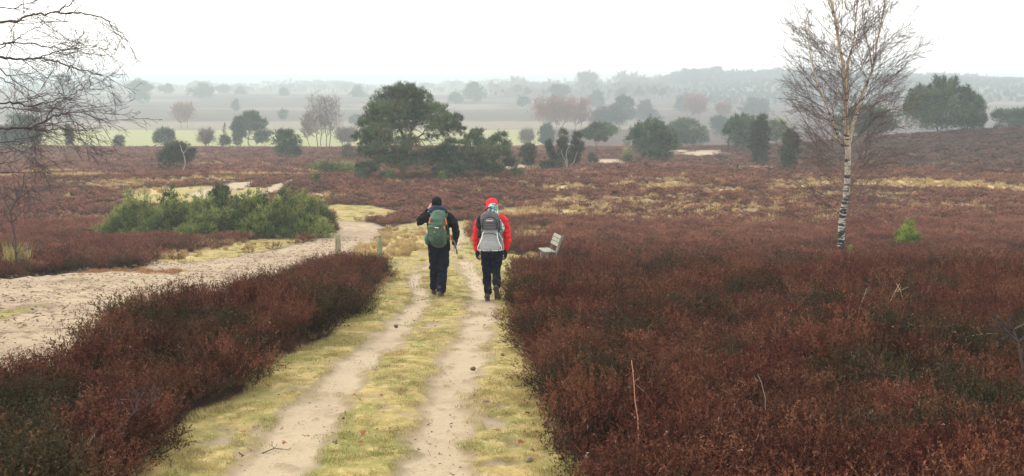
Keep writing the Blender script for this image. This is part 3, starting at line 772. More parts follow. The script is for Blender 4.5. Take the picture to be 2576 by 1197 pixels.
evergreen('young_pine', 'pine tree', 'low spreading young pine between the large pine and the slender ones', 1128, 382, 450, 92, kind='pine', lob=loose, seed=23, group=G_PINE, up=.9, dens=.6, surf=.3, mat=M_PINE2)
evergreen('pine_bush', 'pine shrub', 'dark low pine shrub at the left foot of the large domed pine', 922, 404, 452, 80, seed=24, up=.8, mat=M_PINE2)
evergreen('pine_bush', 'pine shrub', 'small dark pine shrub under the middle of the large domed pine', 975, 428, 452, 50, seed=25, up=.8, mat=M_PINE2)
evergreen('juniper_shrub', 'juniper', 'low yellow green juniper lying left of the large domed pine', 842, 404, 438, 108, kind='low', mat=M_JUN, seed=26, trunk=False)
evergreen('seedling', 'seedling', 'pale yellow green seedling in the heather in front of the low juniper', 796, 438, 464, 20, kind='column', mat=M_YEL, seed=27, trunk=False)
evergreen('seedling', 'seedling', 'yellow green seedling at the foot of the large domed pine', 984, 428, 454, 26, kind='cone', mat=M_YEL, seed=28, trunk=False)
evergreen('seedling', 'seedling', 'small yellow green seedling below the young pines', 1112, 436, 454, 22, kind='cone', mat=M_YEL, seed=29, trunk=False)
evergreen('withered_bush', 'bush', 'brown withered bush left of the large domed pine', 876, 362, 404, 46, mat=M_BRN, seed=30, dens=.6, surf=.3)

# the long juniper thicket on the left
def thicket(H, W, g):
    out = []
    tops = [(-.97, .42), (-.9, .62), (-.80, .98), (-.74, .88), (-.64, .62), (-.5, .95), (-.42, 1.0), (-.34, .82), (-.24, .86), (-.12, .80), (0.0, .92), (.08, .85), (.2, .9), (.3, .82), (.36, .95), (.45, .86), (.56, .98), (.66, .96), (.76, .90), (.86, .78), (.95, .6)]
    for u, t in tops:
        for s in (0, 1):
            x = (u * .5 + g.normal(0, .012)) * W; hh = H * t * (.98 if s == 0 else g.uniform(.55, .8)); y = (g.uniform(-.9, -.2) if s else g.uniform(-.2, .6))
            for z, rr in ((.2, .55), (.42, .45), (.62, .32), (.78, .20), (.92, .12), (1.04, .06)):
                out.append((x + g.normal(0, .1) + (z - .5) * .25, y + g.normal(0, .15), hh * z * .97, rr, rr * 1.1, hh * .17))
    return out
tj = evergreen('juniper_thicket', 'juniper', 'long olive green juniper thicket beside the sand track on the left', 550, 480, 592, 572, d=41.5, mat=M_JUN, lob=thicket, seed=31, blade=.19, dens=.6, up=1.1, surf=.6, nb=12, trunk=False, spread=.38)
evergreen('juniper_bush', 'juniper', 'dark juniper with a leaning bushy top rising out of the long thicket', 556, 464, 585, 62, d=42.8, kind='pine', mat=M_JUND, seed=32, blade=.15, up=.7)
evergreen('withered_bush', 'bush', 'brown leafless bush at the right end of the juniper thicket', 818, 545, 588, 34, d=41.5, mat=M_BRN, seed=33, dens=.8, surf=.3, trunk=False)

# middle distance plants
def splayed(H, W, g):
    out = []
    for dx, t, r in ((-.46, .70, .17), (-.40, .5, .14), (-.06, 1.0, .24), (-.12, .8, .2), (.30, .92, .22), (.40, .66, .2), (.24, .5, .16)):
        for z in (.3, .5, .7, .88): out.append((dx * W * (.45 + .55 * z), g.normal(0, .1) * W, H * t * z, W * r * .44, W * r * .44, H * .12))
    return out
J = 'junipers on the heath'
LIST = [
 ('juniper_bush', 'juniper', 'rounded grey brown juniper right of the pine clump', 1330, 360, 424, 56, None, 'round', M_JUND, J),
 ('juniper_bush', 'juniper', 'splayed dark juniper of several upright plumes with broken pale stems', 1422, 324, 424, 104, None, splayed, M_JUND, J),
 ('juniper_bush', 'juniper', 'low dark juniper mound at the foot of the splayed plumed juniper', 1386, 400, 428, 62, None, 'low', M_JUND, J),
 ('juniper_bush', 'juniper', 'tiny leaning juniper just right of the splayed plumed juniper', 1490, 388, 414, 24, None, 'round', M_JUND, J),
 ('pine_tree', 'pine tree', 'flat topped hazy pine behind the splayed plumed juniper', 1503, 302, 400, 118, 130, 'flat', M_PINE, G_PINE),
 ('pine_bush', 'pine shrub', 'broad bushy pine with candle tips beside the tan sand patch', 1637, 300, 406, 156, None, spiky, M_PINE, G_PINE),
 ('pine_bush', 'pine shrub', 'hazy grey green pine behind the broad candle tipped pine', 1728, 296, 380, 130, 160, 'round', M_PINE, G_PINE),
 ('seedling', 'seedling', 'small green pine at the lower left foot of the broad candle tipped pine', 1578, 376, 410, 30, None, 'cone', M_JUN, None),
 ('pine_bush', 'pine shrub', 'bushy pine left of the tall dark egg shaped juniper', 1862, 288, 388, 112, 122, spiky, M_PINE, G_PINE),
 ('juniper_bush', 'juniper', 'tall dark egg shaped juniper on the heather slope left of the birch', 1909, 290, 412, 62, None, 'column', M_JUND, J),
 ('juniper_bush', 'juniper', 'ragged dark juniper just left of the birch crown', 1985, 320, 400, 70, 87, 'round', M_JUND, J),
 ('pine_bush', 'pine shrub', 'pale green bush between the egg shaped juniper and the ragged juniper', 1950, 300, 395, 70, 140, 'round', M_JUN, G_PINE),
 ('pine_bush', 'pine shrub', 'hazy pine thicket seen through the birch crown', 2175, 262, 372, 190, 130, 'round', M_PINE, G_PINE),
 ('pine_bush', 'pine shrub', 'large dark pine with candle tips on the ridge right of the birch', 2362, 196, 355, 214, 114, spiky, M_PINE, G_PINE),
 ('pine_bush', 'pine shrub', 'smaller open pine leaning against the right side of the large ridge pine', 2445, 240, 350, 76, 118, loose, M_PINE, G_PINE),
 ('pine_bush', 'pine shrub', 'hazy rounded pine on the ridge at the right edge', 2545, 272, 338, 150, 132, 'round', M_PINE, G_PINE),
 ('juniper_bush', 'juniper', 'dark juniper with a crooked pale stem in the heath behind the long thicket', 447, 352, 432, 104, None, 'round', M_JUND, J),
 ('pine_bush', 'pine shrub', 'dark green pine just behind the crooked stemmed juniper', 414, 320, 380, 66, 150, 'round', M_PINE, G_PINE),
 ('juniper_bush', 'juniper', 'narrow dark column juniper at the near edge of the green field', 175, 314, 368, 24, 150, 'column', M_JUND, J),
 ('bush', 'bush', 'small grey brown bush at the near edge of the green field', 302, 343, 374, 32, 146, 'round', M_BRN, None),
 ('pine_tree', 'pine tree', 'dark spreading pine behind the overhanging twigs at the left edge', 55, 284, 378, 150, 140, 'round', M_PINE, G_PINE),
 ('juniper_bush', 'juniper', 'small round dark juniper before the green field, under a thin pole like sapling', 567, 340, 374, 34, 150, 'round', M_JUND, J),
 ('pine_bush', 'pine shrub', 'rounded blue green pine bush on the heath left of the large domed pine', 724, 322, 400, 76, None, 'round', M_PINE, G_PINE),
 ('pine_tree', 'pine tree', 'umbrella shaped hazy pine with a visible trunk at the green field', 632, 275, 364, 96, 168, 'flat', M_PINE, G_PINE),
 ('juniper_bush', 'juniper', 'slim hazy juniper against the left side of the umbrella shaped pine', 597, 300, 366, 30, 166, 'column', M_JUND, J),
 ('pine_tree', 'pine tree', 'low hazy pine at the right side of the umbrella shaped pine', 664, 328, 362, 52, 172, 'flat', M_PINE, G_PINE),
 ('bush', 'bush', 'hazy rounded bush at the right end of the green field', 1375, 312, 362, 54, 200, 'round', M_FPINE, None),
 ('pine_tree', 'pine tree', 'pale green hazy pine right of the reddish birch group', 1528, 268, 335, 100, 290, 'round', M_FPINE, G_PINE),
 ('pine_tree', 'pine tree', 'dark topped hazy pine just behind the pale green one', 1566, 240, 320, 72, 320, 'round', M_FPINE, G_PINE),
 ('pine_tree', 'pine tree', 'faint conical pine in the fog right of the dark topped one', 1622, 254, 318, 80, 360, 'cone', M_FPINE, G_PINE),
 ('pine_tree', 'pine tree', 'faint pine directly left of the small reddish birches in the fog', 1718, 234, 288, 58, 420, 'round', M_FPINE, G_PINE),
 ('pine_tree', 'pine tree', 'broad faint pine in the fog above the egg shaped juniper', 1898, 247, 300, 96, 380, 'round', M_FPINE, G_PINE),
 ('bush', 'bush', 'faint bush between the small reddish birches and the bushy pine', 1806, 292, 345, 60, 250, 'round', M_FPINE, None),
 ('pine_tree', 'pine tree', 'windswept faint pine rising above the reddish birch group', 1408, 211, 250, 58, 480, 'flat', M_FPINE, G_PINE),
 ('pine_tree', 'pine tree', 'faint pine in the fog right of the reddish birch group', 1498, 228, 285, 50, 450, 'round', M_FPINE, G_PINE),
 ('bush', 'bush', 'low faint bush in the fog left of the reddish birch group', 1320, 243, 270, 40, 460, 'round', M_FPINE, None),
 ('pine_tree', 'pine tree', 'tall dome shaped faint pine right above the right shoulder of the large pine', 1190, 209, 268, 68, 520, 'round', M_FPINE, G_PINE),
 ('pine_tree', 'pine tree', 'low faint pine left against the dome shaped faint pine', 1146, 234, 270, 50, 500, 'round', M_FPINE, G_PINE),
 ('pine_tree', 'pine tree', 'large hazy pine on the far ridge, left of the frame centre', 354, 200, 264, 76, 505, 'round', M_FPINE, G_PINE),
 ('pine_tree', 'pine tree', 'small umbrella shaped pine on the far ridge right of the large hazy one', 419, 214, 240, 34, 600, 'flat', M_FPINE, G_PINE),
 ('pine_tree', 'pine tree', 'wide double crowned pine on the far ridge', 506, 209, 252, 78, 560, 'round', M_FPINE, G_PINE),
 ('pine_tree', 'pine tree', 'faint pine just right of the wide double crowned pine', 562, 217, 242, 40, 660, 'round', M_FPINE, G_PINE),
 ('pine_tree', 'pine tree', 'small pointed pine on the far ridge, above the umbrella shaped pine', 604, 221, 242, 26, 640, 'cone', M_FPINE, G_PINE),
 ('pine_tree', 'pine tree', 'tiny round pine alone on the far ridge above the rounded blue green bush', 715, 225, 243, 22, 600, 'round', M_FPINE, G_PINE),
 ('pine_tree', 'pine tree', 'triangular faint pine on the far ridge left of the large domed pine', 901, 217, 252, 46, 580, 'cone', M_FPINE, G_PINE),
 ('pine_tree', 'pine tree', 'rounded faint pine behind the overhanging twigs on the far ridge', 167, 187, 250, 48, 520, 'round', M_FPINE, G_PINE),
 ('bush', 'bush', 'small dark bush on the far slope under the large hazy pine', 297, 249, 271, 18, 440, 'round', M_FPINE, None),
 ('bush', 'bush', 'small dark bush on the far slope above the rounded blue green pine', 712, 276, 302, 20, 360, 'round', M_FPINE, None),
 ('bush', 'bush', 'tiny faint bush on the far slope above the umbrella shaped pine', 593, 256, 275, 12, 430, 'column', M_FPINE, None),
 ('bush', 'bush', 'faint low bush on the far slope touching the left side of the large domed pine', 893, 292, 325, 40, 330, 'round', M_FPINE, None),
]
for k, (nm, cat, lab, px, top, base, w, d, kind, mat, grp) in enumerate(LIST):
    kk = dict(lob=kind, kind='round') if callable(kind) else dict(kind=kind)
    evergreen(nm, cat, lab, px, top, base, w, d, mat=mat, group=grp, seed=60 + k, up=.8, trunk=(w > 40 and kind not in ('low',)), **kk)
# stems of the split juniper and the crooked juniper
def loose_stems(name, label, cat, px, py, L, mat):
    b = at(px, py); T = Tubes(); g = np.random.default_rng(int(px))
    for (x0, y0, x1, y1, r) in L:
        p0, p1 = at_d(x0, y0, b[1] - 1.2) , at_d(x1, y1, b[1] - 1.0)
        T.add(wob(g, p0, p1, 7, .3), np.linspace(r, r * .4, 7), 5)
    return T
e = [o for o in S.objects if o.get('label', '').startswith('splayed dark')][0]
loose_stems('', '', '', 1430, 424, [(1425, 424, 1412, 378, .06), (1428, 424, 1432, 368, .07), (1430, 424, 1480, 420, .05), (1432, 422, 1492, 428, .04), (1426, 426, 1380, 418, .04), (1434, 424, 1452, 380, .05), (1436, 426, 1462, 440, .035)], M_PALEW).build('stem', M_PALEW, e, loc=e.location)
e = [o for o in S.objects if o.get('label', '').startswith('dark juniper with a crooked')][0]
loose_stems('', '', '', 447, 432, [(460, 428, 466, 412, .09), (466, 412, 461, 385, .08), (461, 385, 452, 362, .06), (461, 388, 478, 365, .04)], M_PALEW).build('stem', M_PALEW, e, loc=e.location)

# bare trees far off
BT = [
 ('tall bare birches in a loose row at the far end of the green field', 816, 246, 366, 92, 175, 4, M_TWIG, 'bare birches in the fog'),
 ('single low bare birch left of the loose birch row', 778, 288, 366, 44, 172, 1, M_TWIG, 'bare birches in the fog'),
 ('small reddish bare birch on the slope above the green field', 462, 262, 322, 56, 300, 2, M_TWIGR, 'bare birches in the fog'),
 ('broad reddish brown birch group in the fog right of the large pine', 1392, 248, 345, 120, 270, 4, M_TWIGR, 'bare birches in the fog'),
 ('reddish brown birch right beside the broad birch group', 1452, 250, 342, 70, 275, 2, M_TWIGR, 'bare birches in the fog'),
 ('small reddish birches in the fog left of the birch', 1748, 242, 312, 66, 340, 3, M_TWIGR, 'bare birches in the fog'),
 ('tiny reddish birch in the fog right of the small reddish birches', 1817, 264, 305, 40, 350, 2, M_TWIGR, 'bare birches in the fog'),
 ('tall faint bare tree in the fog above the reddish birch group', 1478, 190, 262, 60, 640, 2, M_TWIG, 'bare birches in the fog'),
 ('thin pole like sapling above the small round juniper', 566, 305, 348, 16, 150, 1, M_TWIG, None),
 ('low bare shrub right of the crooked stemmed juniper', 520, 330, 372, 40, 152, 3, M_TWIG, None),
 ('low bare shrubs at the field edge right of the birch row', 872, 326, 368, 60, 175, 5, M_TWIG, None),
 ('little bare shrub at the right end of the green field', 1325, 330, 362, 36, 185, 3, M_TWIG, None),
]
for k, (lab, px, top, base, w, d, st, mat, grp) in enumerate(BT):
    bare_tree('bare_tree' if w > 20 else 'sapling', 'bare tree', lab, px, top, base, w, d, mat=mat, tmat=M_GREYB, stems=st, group=grp, seed=k, fine=1.25)

# ------------------------------------------------------------------ far woods (countless: stuff)
def src_tree(seed, kind, mat, H=1.0, W=.55, n=420):
    g = np.random.default_rng(seed)
    if kind == 'bare':
        T = Tubes(); par = dict(seg=[5, 4], wob=[.12, .2], up=[.1, .05], sides=[3, 3], kids=[10], len0=[.4], ang=[(.4, .8)], ratio=[.5], rmin=.006); par['from'] = [.1]
        T.add(wob(g, (0, 0, 0), (0, 0, .95), 6, .1), np.linspace(.016, .006, 6), 4)
        for k in range(40):
            z = g.uniform(.2, .9); a = g.uniform(0, 6.28); branchlet(T, g, np.array((0, 0, z)), (cos(a) * .7, sin(a) * .7, .7), W * .62 * g.uniform(.6, 1), .008, 0, par)
        V = np.concatenate(T.V); Fc = np.concatenate(T.F)
        return mesh_np('bare_source', V, Fc, mat, attrs={'a': np.zeros(len(V))}, linkit=False)
    L = lobes_for(kind, H, W, g)
    V, t, v = crown(L, n, .075, .022, 6, seed, up=.5)
    T = Tubes(); T.add(np.array([(0, 0, -.1), (0, 0, .4), (0, 0, .8)]), [.02, .016, .01], 4)
    n0 = len(V); Vt = np.concatenate(T.V); Vt3 = []; 
    for f in np.concatenate(T.F): Vt3 += [Vt[f[0]], Vt[f[1]], Vt[f[2]], Vt[f[0]], Vt[f[2]], Vt[f[3]]]
    Vt3 = np.array(Vt3); V = np.concatenate([V, Vt3]); z = np.zeros(len(Vt3))
    return mesh_np('wood_source', V, np.arange(len(V)).reshape(-1, 3), mat, attrs={'t': np.concatenate([t, z]), 'v': np.concatenate([v, z])}, linkit=False)
WS = [src_tree(700 + k, kd, M_FPINE) for k, kd in enumerate(('pine', 'pine', 'flat', 'pine', 'cone', 'round'))]
BS = [src_tree(720 + k, 'bare', M_TWIG) for k in range(3)]
def wood(name, label, rows, sources, seed):
    g = np.random.default_rng(seed); P, Sc, Ro, Ix = [], [], [], []
    for (d, px0, px1, step, topf) in rows:
        px = px0
        while px < px1:
            dd = d * g.uniform(.95, 1.05); u = (px - CX) / F * dd / 1.0; zg = float(height(u, dd))
            zt = at_d(px, topf(px), dd)[2]; Hh = max(4.0, (zt - zg) * g.uniform(.80, 1.05))
            W_ = Hh * g.uniform(1.0, 1.7) if Hh < 12 else Hh * g.uniform(.8, 1.2)
            P.append((u, dd, zg - Hh * .12)); Sc.append((W_, W_, Hh * 1.12)); Ro.append((0, 0, g.uniform(0, 6.28))); Ix.append(g.integers(0, len(sources)))
            px += step * g.uniform(.5, 1.5)
    return scatter(name, np.array(P), np.array(Sc), np.array(Ro), np.array(Ix), sources, label, 'wood')
top_r = lambda px: np.interp(px, [1625, 1660, 1720, 1780, 1850, 1950, 2100, 2250, 2350, 2450, 2575, 2700], [222, 184, 170, 165, 172, 168, 176, 184, 178, 186, 196, 200])
wood('pine_wood', 'far misty pine wood on the rise behind the birch', [(d_, 1630 + o_, 2720, 9, (lambda p, q=q_: top_r(p) + q + (6 if q > 10 else 0) * sin(p * .05 + q))) for d_, q_, o_ in
      ((1010, 0, 0), (975, 5, 5), (940, 12, 10), (905, 24, 20), (875, 36, 40), (850, 48, 60), (825, 56, 60), (790, 62, 60), (750, 70, 70), (710, 76, 90), (670, 82, 110), (630, 88, 140))], WS, 5)
wood('misty_treeline', 'faint misty line of bare trees along the horizon of the far ridge', [(1050, -60, 1640, 9, lambda p: 222 + 6 * sin(p * .017) + 5 * sin(p * .06)), (1150, -60, 1640, 9, lambda p: 216 + 7 * sin(p * .011 + 2) + 5 * sin(p * .05)), (1250, -60, 1640, 8, lambda p: 213 + 9 * sin(p * .021) + 5 * sin(p * .07)), (1400, -60, 1700, 7, lambda p: 208 + 8 * sin(p * .013 + 1)), (1100, 1250, 1700, 8, lambda p: np.interp(p, [1250, 1450, 1560, 1640, 1700], [224, 215, 205, 196, 215])),
      (1000, 1480, 1760, 8, lambda p: np.interp(p, [1480, 1560, 1640, 1760], [232, 208, 206, 220]))], BS + WS[:2], 6)
wood('misty_thicket', 'grey violet band of misty bare trees between the big pine and the wooded rise', [(d_, 1235, 1780, 9, (lambda p, q=q_: 208 + q + 10 * sin(p * .023 + q) + 5 * sin(p * .071) - 12 * np.exp(-((p - 1600) / 90.0) ** 2))) for d_, q_ in ((960, 0), (900, 5), (850, 9), (800, 14), (750, 18), (700, 24))], BS + [WS[0]], 8)
# ------------------------------------------------------------------ the birch on the right
def birch_bark():
    n = N('white_birch_bark'); p = n.objc()
    v = n.scale(p, (1.2, 1.2, 6.5))
    sep = n.t.nodes.new('ShaderNodeSeparateXYZ'); n.t.links.new(p, sep.inputs[0])
    marks = n.noise(1.6, 5, .65, vec=v, dist=.4)
    lo = n.ramp(sep.outputs[2], .3, 3.4, .455, .58)
    mk = n.t.nodes.new('ShaderNodeMath'); mk.operation = 'GREATER_THAN'; n.t.links.new(marks, mk.inputs[0]); n.t.links.new(lo, mk.inputs[1])
    white = n.mix(n.ramp(sep.outputs[2], 1.5, 4.5), (.46, .44, .38), (.50, .37, .24))
    white = n.mix(n.ramp(n.noise(5, 4), .4, .7), white, n.mix(1.0, white, (.72, .68, .6), 'MULTIPLY'))
    c = n.mix(mk.outputs[0], white, (.022, .02, .022))
    c = n.mix(n.ramp(n.attr('a'), .1, .9), c, (.075, .045, .042))
    n.bump(marks, .5, .02)
    return n.done(c, .75, .25)
M_BIRCH = birch_bark()
M_BTWIG = simple('birch_twigs', (.115, .072, .062), .8, .2, .35, 2.5, 0)
def birch():
    b = at(2117, 650); d = b[1]
    e = empty('birch_tree', b, 'leafless white birch with black bark marks standing in the heather', 'birch tree')
    g = np.random.default_rng(42)
    def pp(L, dy=0.0): return np.array([at_d(x, y, d + dy * i / len(L)) - b for i, (x, y) in enumerate(L)])
    TT, TC = Tubes(), Tubes()
    trunk = pp([(2117, 662), (2116, 640), (2115, 590), (2118, 545), (2126, 505), (2130, 470), (2131, 430), (2133, 380), (2129, 340), (2126, 300), (2127, 250), (2126, 210), (2121, 170), (2114, 130), (2107, 95), (2101, 50), (2090, 0), (2084, -50), (2080, -110), (2076, -170)])
    rad = np.interp(np.arange(20), [0, 3, 7, 12, 19], [.112, .10, .086, .054, .012])
    def dense(P, r, n=4):
        t = np.arange(len(P)); tt = np.linspace(0, len(P) - 1, (len(P) - 1) * n + 1)
        Q = np.stack([np.interp(tt, t, P[:, i]) for i in range(3)], 1); q = np.interp(tt, t, r)
        q = q * (1 + g.normal(0, .035, len(q))); return Q, q
    TT.add(*dense(trunk, rad), 10, 0)
    l2 = pp([(2134, 370), (2140, 335), (2148, 305), (2158, 270), (2168, 240), (2180, 210), (2192, 180), (2200, 150), (2205, 105), (2216, 60), (2224, 10), (2236, -50), (2244, -110)], .8)
    r2 = np.linspace(.06, .011, 13); TT.add(*dense(l2, r2), 7, 0)
    l3 = pp([(2126, 205), (2132, 160), (2141, 125), (2149, 90), (2152, 40), (2160, -10), (2168, -80)], -.6); r3 = np.linspace(.042, .010, 7); TT.add(*dense(l3, r3), 6, .1)
    l4 = pp([(2122, 372), (2106, 340), (2092, 300), (2080, 270), (2066, 235), (2052, 200), (2040, 150), (2032, 100), (2024, 50)], -.7); r4 = np.linspace(.042, .009, 9); TT.add(*dense(l4, r4), 6, .15)
    l5 = pp([(2194, 178), (2188, 130), (2176, 90), (2170, 50), (2166, 0)], .9); r5 = np.linspace(.03, .008, 5); TT.add(*dense(l5, r5), 5, .2)
    par = dict(seg=[9, 7, 5], wob=[.045, .09, .16], up=[.02, -.01, -.02], sides=[4, 3, 3], kids=[18, 7], len0=[2.0, .9], ang=[(.28, .62), (.3, .75)],
               ratio=[.42, .45], rmin=.0038); par['from'] = [.12, .12]
    def limbs(P, r, n, t0, lens, seed):
        g2 = np.random.default_rng(seed); m = len(P) - 1
        for k in range(n):
            t = t0 + (1 - t0) * (k + g2.uniform(0, 1)) / n; f = t * m; i = min(int(f), m - 1); p = P[i] + (P[i + 1] - P[i]) * (f - i)
            rr = r[i] * .33; a = k * 2.4 + g2.uniform(-.5, .5)
            el = np.interp(t, [0, .25, .6, 1], [.22, .50, .80, 1.1]) + g2.normal(0, .12)
            L = np.interp(t, [0, .2, .5, .8, 1], lens) * g2.uniform(.75, 1.12)
            branchlet(TC, g2, p, (cos(a) * cos(el) * 1.15, sin(a) * cos(el) * .8, sin(el)), L, min(.0095, max(rr, .0055)), 0, par, .5)
    limbs(trunk, rad, 64, .14, [1.9, 2.5, 2.7, 2.0, .7], 1)
    limbs(l2, r2, 30, .05, [1.9, 2.1, 2.1, 1.5, .5], 2); limbs(l3, r3, 11, .1, [1.2, 1.2, 1.0, .8, .5], 3)
    limbs(l4, r4, 17, .1, [1.3, 1.4, 1.3, 1.0, .5], 4); limbs(l5, r5, 8, .1, [1.0, 1, .9, .7, .5], 5)
    TT.build('trunk', M_BIRCH, e); TC.build('crown', M_BTWIG, e)
birch()

# ------------------------------------------------------------------ tree standing outside the left edge whose branches hang into view
def overhang():
    d = 12.5; x0 = (-360 - CX) / F * d; z0 = float(height(x0, d))
    b = np.array([x0, d, z0]); e = empty('overhanging_birch', b, 'dark leafless branches of a tree reaching in from the left edge', 'tree')
    g = np.random.default_rng(8)
    T, C = Tubes(), Tubes()
    tr = np.array([(0, 0, -.3), (.05, 0, 1.0), (.12, .05, 2.2), (.1, .1, 3.4), (.2, .1, 4.6), (.25, .1, 5.8), (.2, 0, 7.2)])
    T.add(tr, [.2, .17, .15, .13, .10, .07, .03], 10)
    k = .5888
    B = [ # screen traced limb points (column, row) and radius, depth offset
      ([(-10, 92), (65, 92), (120, 68), (170, 60), (240, 52), (330, 55), (400, 65), (450, 85), (490, 115), (525, 145), (548, 178)], .020, -.6),
      ([(240, 52), (290, 22), (335, -6), (380, -30)], .012, -.6),
      ([(-10, 30), (60, 40), (130, 10), (200, -20)], .012, .3),
      ([(-10, 186), (50, 185), (120, 182), (200, 200), (270, 210), (340, 206), (420, 200), (470, 215)], .014, .6),
      ([(-10, 214), (30, 195), (80, 155), (130, 128), (190, 100), (250, 92)], .011, .9),
      ([(-10, 241), (60, 252), (120, 250), (170, 248), (230, 262), (290, 280), (340, 295), (400, 312), (450, 325), (495, 350)], .022, 0),
      ([(170, 249), (220, 225), (270, 212), (330, 215), (390, 235)], .011, .1),
      ([(-10, 285), (40, 325), (90, 365), (150, 400), (200, 430)], .012, .5),
      ([(-10, 330), (40, 350), (90, 395), (140, 440)], .011, .8),
      ([(-10, 442), (60, 440), (120, 452), (200, 440), (260, 420), (320, 400), (355, 378)], .015, -.2),
      ([(60, 440), (130, 425), (200, 405), (250, 400), (300, 425)], .010, -.1),
      ([(-10, 460), (60, 462), (120, 470), (190, 478), (260, 480)], .010, .4),
      ([(-10, 553), (60, 548), (130, 545), (190, 520), (230, 495), (290, 480), (350, 482), (420, 510), (478, 514)], .022, -.8),
      ([(190, 520), (225, 460), (260, 430), (300, 415)], .010, -.8),
      ([(130, 545), (190, 560), (250, 548), (320, 556), (390, 548)], .012, -.7),
      ([(150, 542), (220, 530), (290, 520), (350, 530), (420, 560)], .009, -.6),
      ([(-10, 608), (60, 605), (110, 612), (150, 618), (190, 622)], .010, .2),
      ([(-10, 655), (40, 648), (90, 640), (140, 660)], .009, .5),
      ([(-10, 737), (50, 736), (104, 734), (100, 780), (82, 830), (60, 862)], .010, -.1),
      ([(-10, 700), (40, 695), (90, 680)], .008, .3)]
    par = dict(seg=[8, 6, 4], wob=[.10, .14, .2], up=[-.03, -.035, -.03], sides=[4, 3, 3], kids=[7, 4], len0=[.75, .35], ang=[(.3, .75), (.3, .8)], ratio=[.48, .5], rmin=.0018); par['from'] = [.15, .15]
    for L, r, off in B:
        P = np.array([at_d(x * k, y * k, d + off + .35 * sin(i * .9 + off * 3)) - b for i, (x, y) in enumerate(L)])
        m = len(P); t = np.arange(m); tt = np.linspace(0, m - 1, (m - 1) * 4 + 1)
        P = np.stack([np.interp(tt, t, P[:, i]) for i in range(3)], 1)
        P[1:-1] += g.normal(0, .008, (len(P) - 2, 3))
        r *= .74; rr = np.linspace(r, max(.003, r * .2), len(P)); C.add(P, rr, 6, .5)
        if L[0][0] < 0:   # back to the trunk
            q = P[0]; zt = max(.8, q[2] - .5); tp = np.array([np.interp(zt, tr[:, 2], tr[:, 0]), .05, zt])
            T.add(wob(g, tp, q, 8, .25), np.linspace(r * 1.9, r, 8), 6)
        Lw = np.linalg.norm(np.diff(P, axis=0), axis=1).sum(); n = int(Lw * 8.5)
        for c in range(n):
            t_ = .04 + .96 * (c + g.uniform(0, 1)) / n; i = min(int(t_ * (len(P) - 1)), len(P) - 2); p = P[i]; tg = P[i + 1] - P[i]; tg /= np.linalg.norm(tg)
            s = g.normal(size=3); s[1] *= .8; s -= tg * (s @ tg); s /= np.linalg.norm(s); an = g.uniform(.3, .8)
            nd = tg * cos(an) + s * sin(an)
            branchlet(C, g, p, nd, g.uniform(.3, .85) * (1.15 - .5 * t_), max(.0026, rr[i] * .34), 0, par, .6)
    T.build('trunk', M_GREYB, e); C.build('crown', M_BTWIG2, e)
M_BTWIG2 = simple('dark_birch_twigs', (.06, .042, .042), .8, .2, .35, 5, 0)
overhang()

# thin sapling and plants along the left edge
def stick(name, cat, label, pts, r, kids, mat, seed, d=None, group=None, kl=.25, sides=5, drop=False):
    b = at(*pts[0]) if d is None else at_d(pts[0][0], pts[0][1], d); g = np.random.default_rng(seed)
    T = Tubes(); P = np.array([at_d(x, y, b[1] + .05 * i) for i, (x, y) in enumerate(pts)]); P[0, 2] -= .05
    if drop: P = np.concatenate([[[P[0, 0] + .02, P[0, 1], float(height(P[0, 0], P[0, 1])) - .03]], P]); b = P[0].copy()
    T.add(P, np.linspace(r, r * .35, len(P)), sides)
    par = dict(seg=[5, 3], wob=[.15, .2], up=[.05, 0], sides=[3, 3], kids=[3], len0=[kl], ang=[(.3, .8)], ratio=[.5], rmin=r * .22); par['from'] = [.2]
    for k in range(kids):
        i = g.integers(2 if drop else 1, len(P) - 1); a = g.uniform(0, 6.28); branchlet(T, g, P[i], (cos(a) * .8, sin(a) * .4, .5), kl * g.uniform(.5, 1.2), r * .45, 0, par)
    o = T.build(name, mat, None, loc=b); o.location = b
    return tag(o, label, cat, group)
stick('sapling', 'sapling', 'thin dark bare sapling at the left edge beside the sand track', [(44, 690), (40, 640), (38, 600), (30, 560), (26, 530), (42, 505), (56, 480), (60, 455)], .028, 16, M_BTWIG2, 3, kl=.45)
def grass_clump(name, cat, label, px, py, H, W, n, mat, seed):
    b = at(px, py); me = blades(seed, n, H, .014, .45, W, mat, name); link(me); me.location = b
    return tag(me, label, cat)
grass_clump('grass_clump', 'grass clump', 'upright olive grass clump around the foot of the bare sapling', 46, 688, .85, .3, 260, M_TURF, 5)
stick('fallen_branch', 'branch', 'pale broken branch sticking in from the left edge near the sapling', [(-30, 690), (0, 672), (38, 655)], .016, 3, M_PALEW, 4)
# stalks and dead stems in the near heather
def bare_stalk(label, pts, r, mat, seed, hgt=None, kids=3, kl=.12, grp=None, name='dead_stem', cat='dead stem'):
    # stem that stands in the near heather: its foot is on the ground, its top where the eye meets it
    stick(name, cat, label, pts, r, kids, mat, seed, d=at(pts[0][0], pts[0][1], .45)[1], drop=True, kl=kl, group=grp)
M_ORST = simple('orange_stem', (.36, .17, .10), .8, .1, .4, 12, .3)
bare_stalk('tall peeled orange pink stem standing in the near heather', [(1606, 1085), (1604, 1050), (1597, 1010), (1594, 960), (1591, 930), (1588, 905)], .0055, M_ORST, 1, kids=2, kl=.07)
bare_stalk('thin pale stem lying beside the orange pink stem', [(1650, 1010), (1620, 985), (1600, 968)], .0035, M_PALEW, 2, kids=1, kl=.06)
bare_stalk('pair of crossed straw coloured grass stalks in the heather', [(2236, 755), (2250, 735), (2262, 713)], .005, M_STRAWST := simple('straw_stalk', (.50, .38, .22), .7, .2, .2, 9, 0), 3, kids=2)
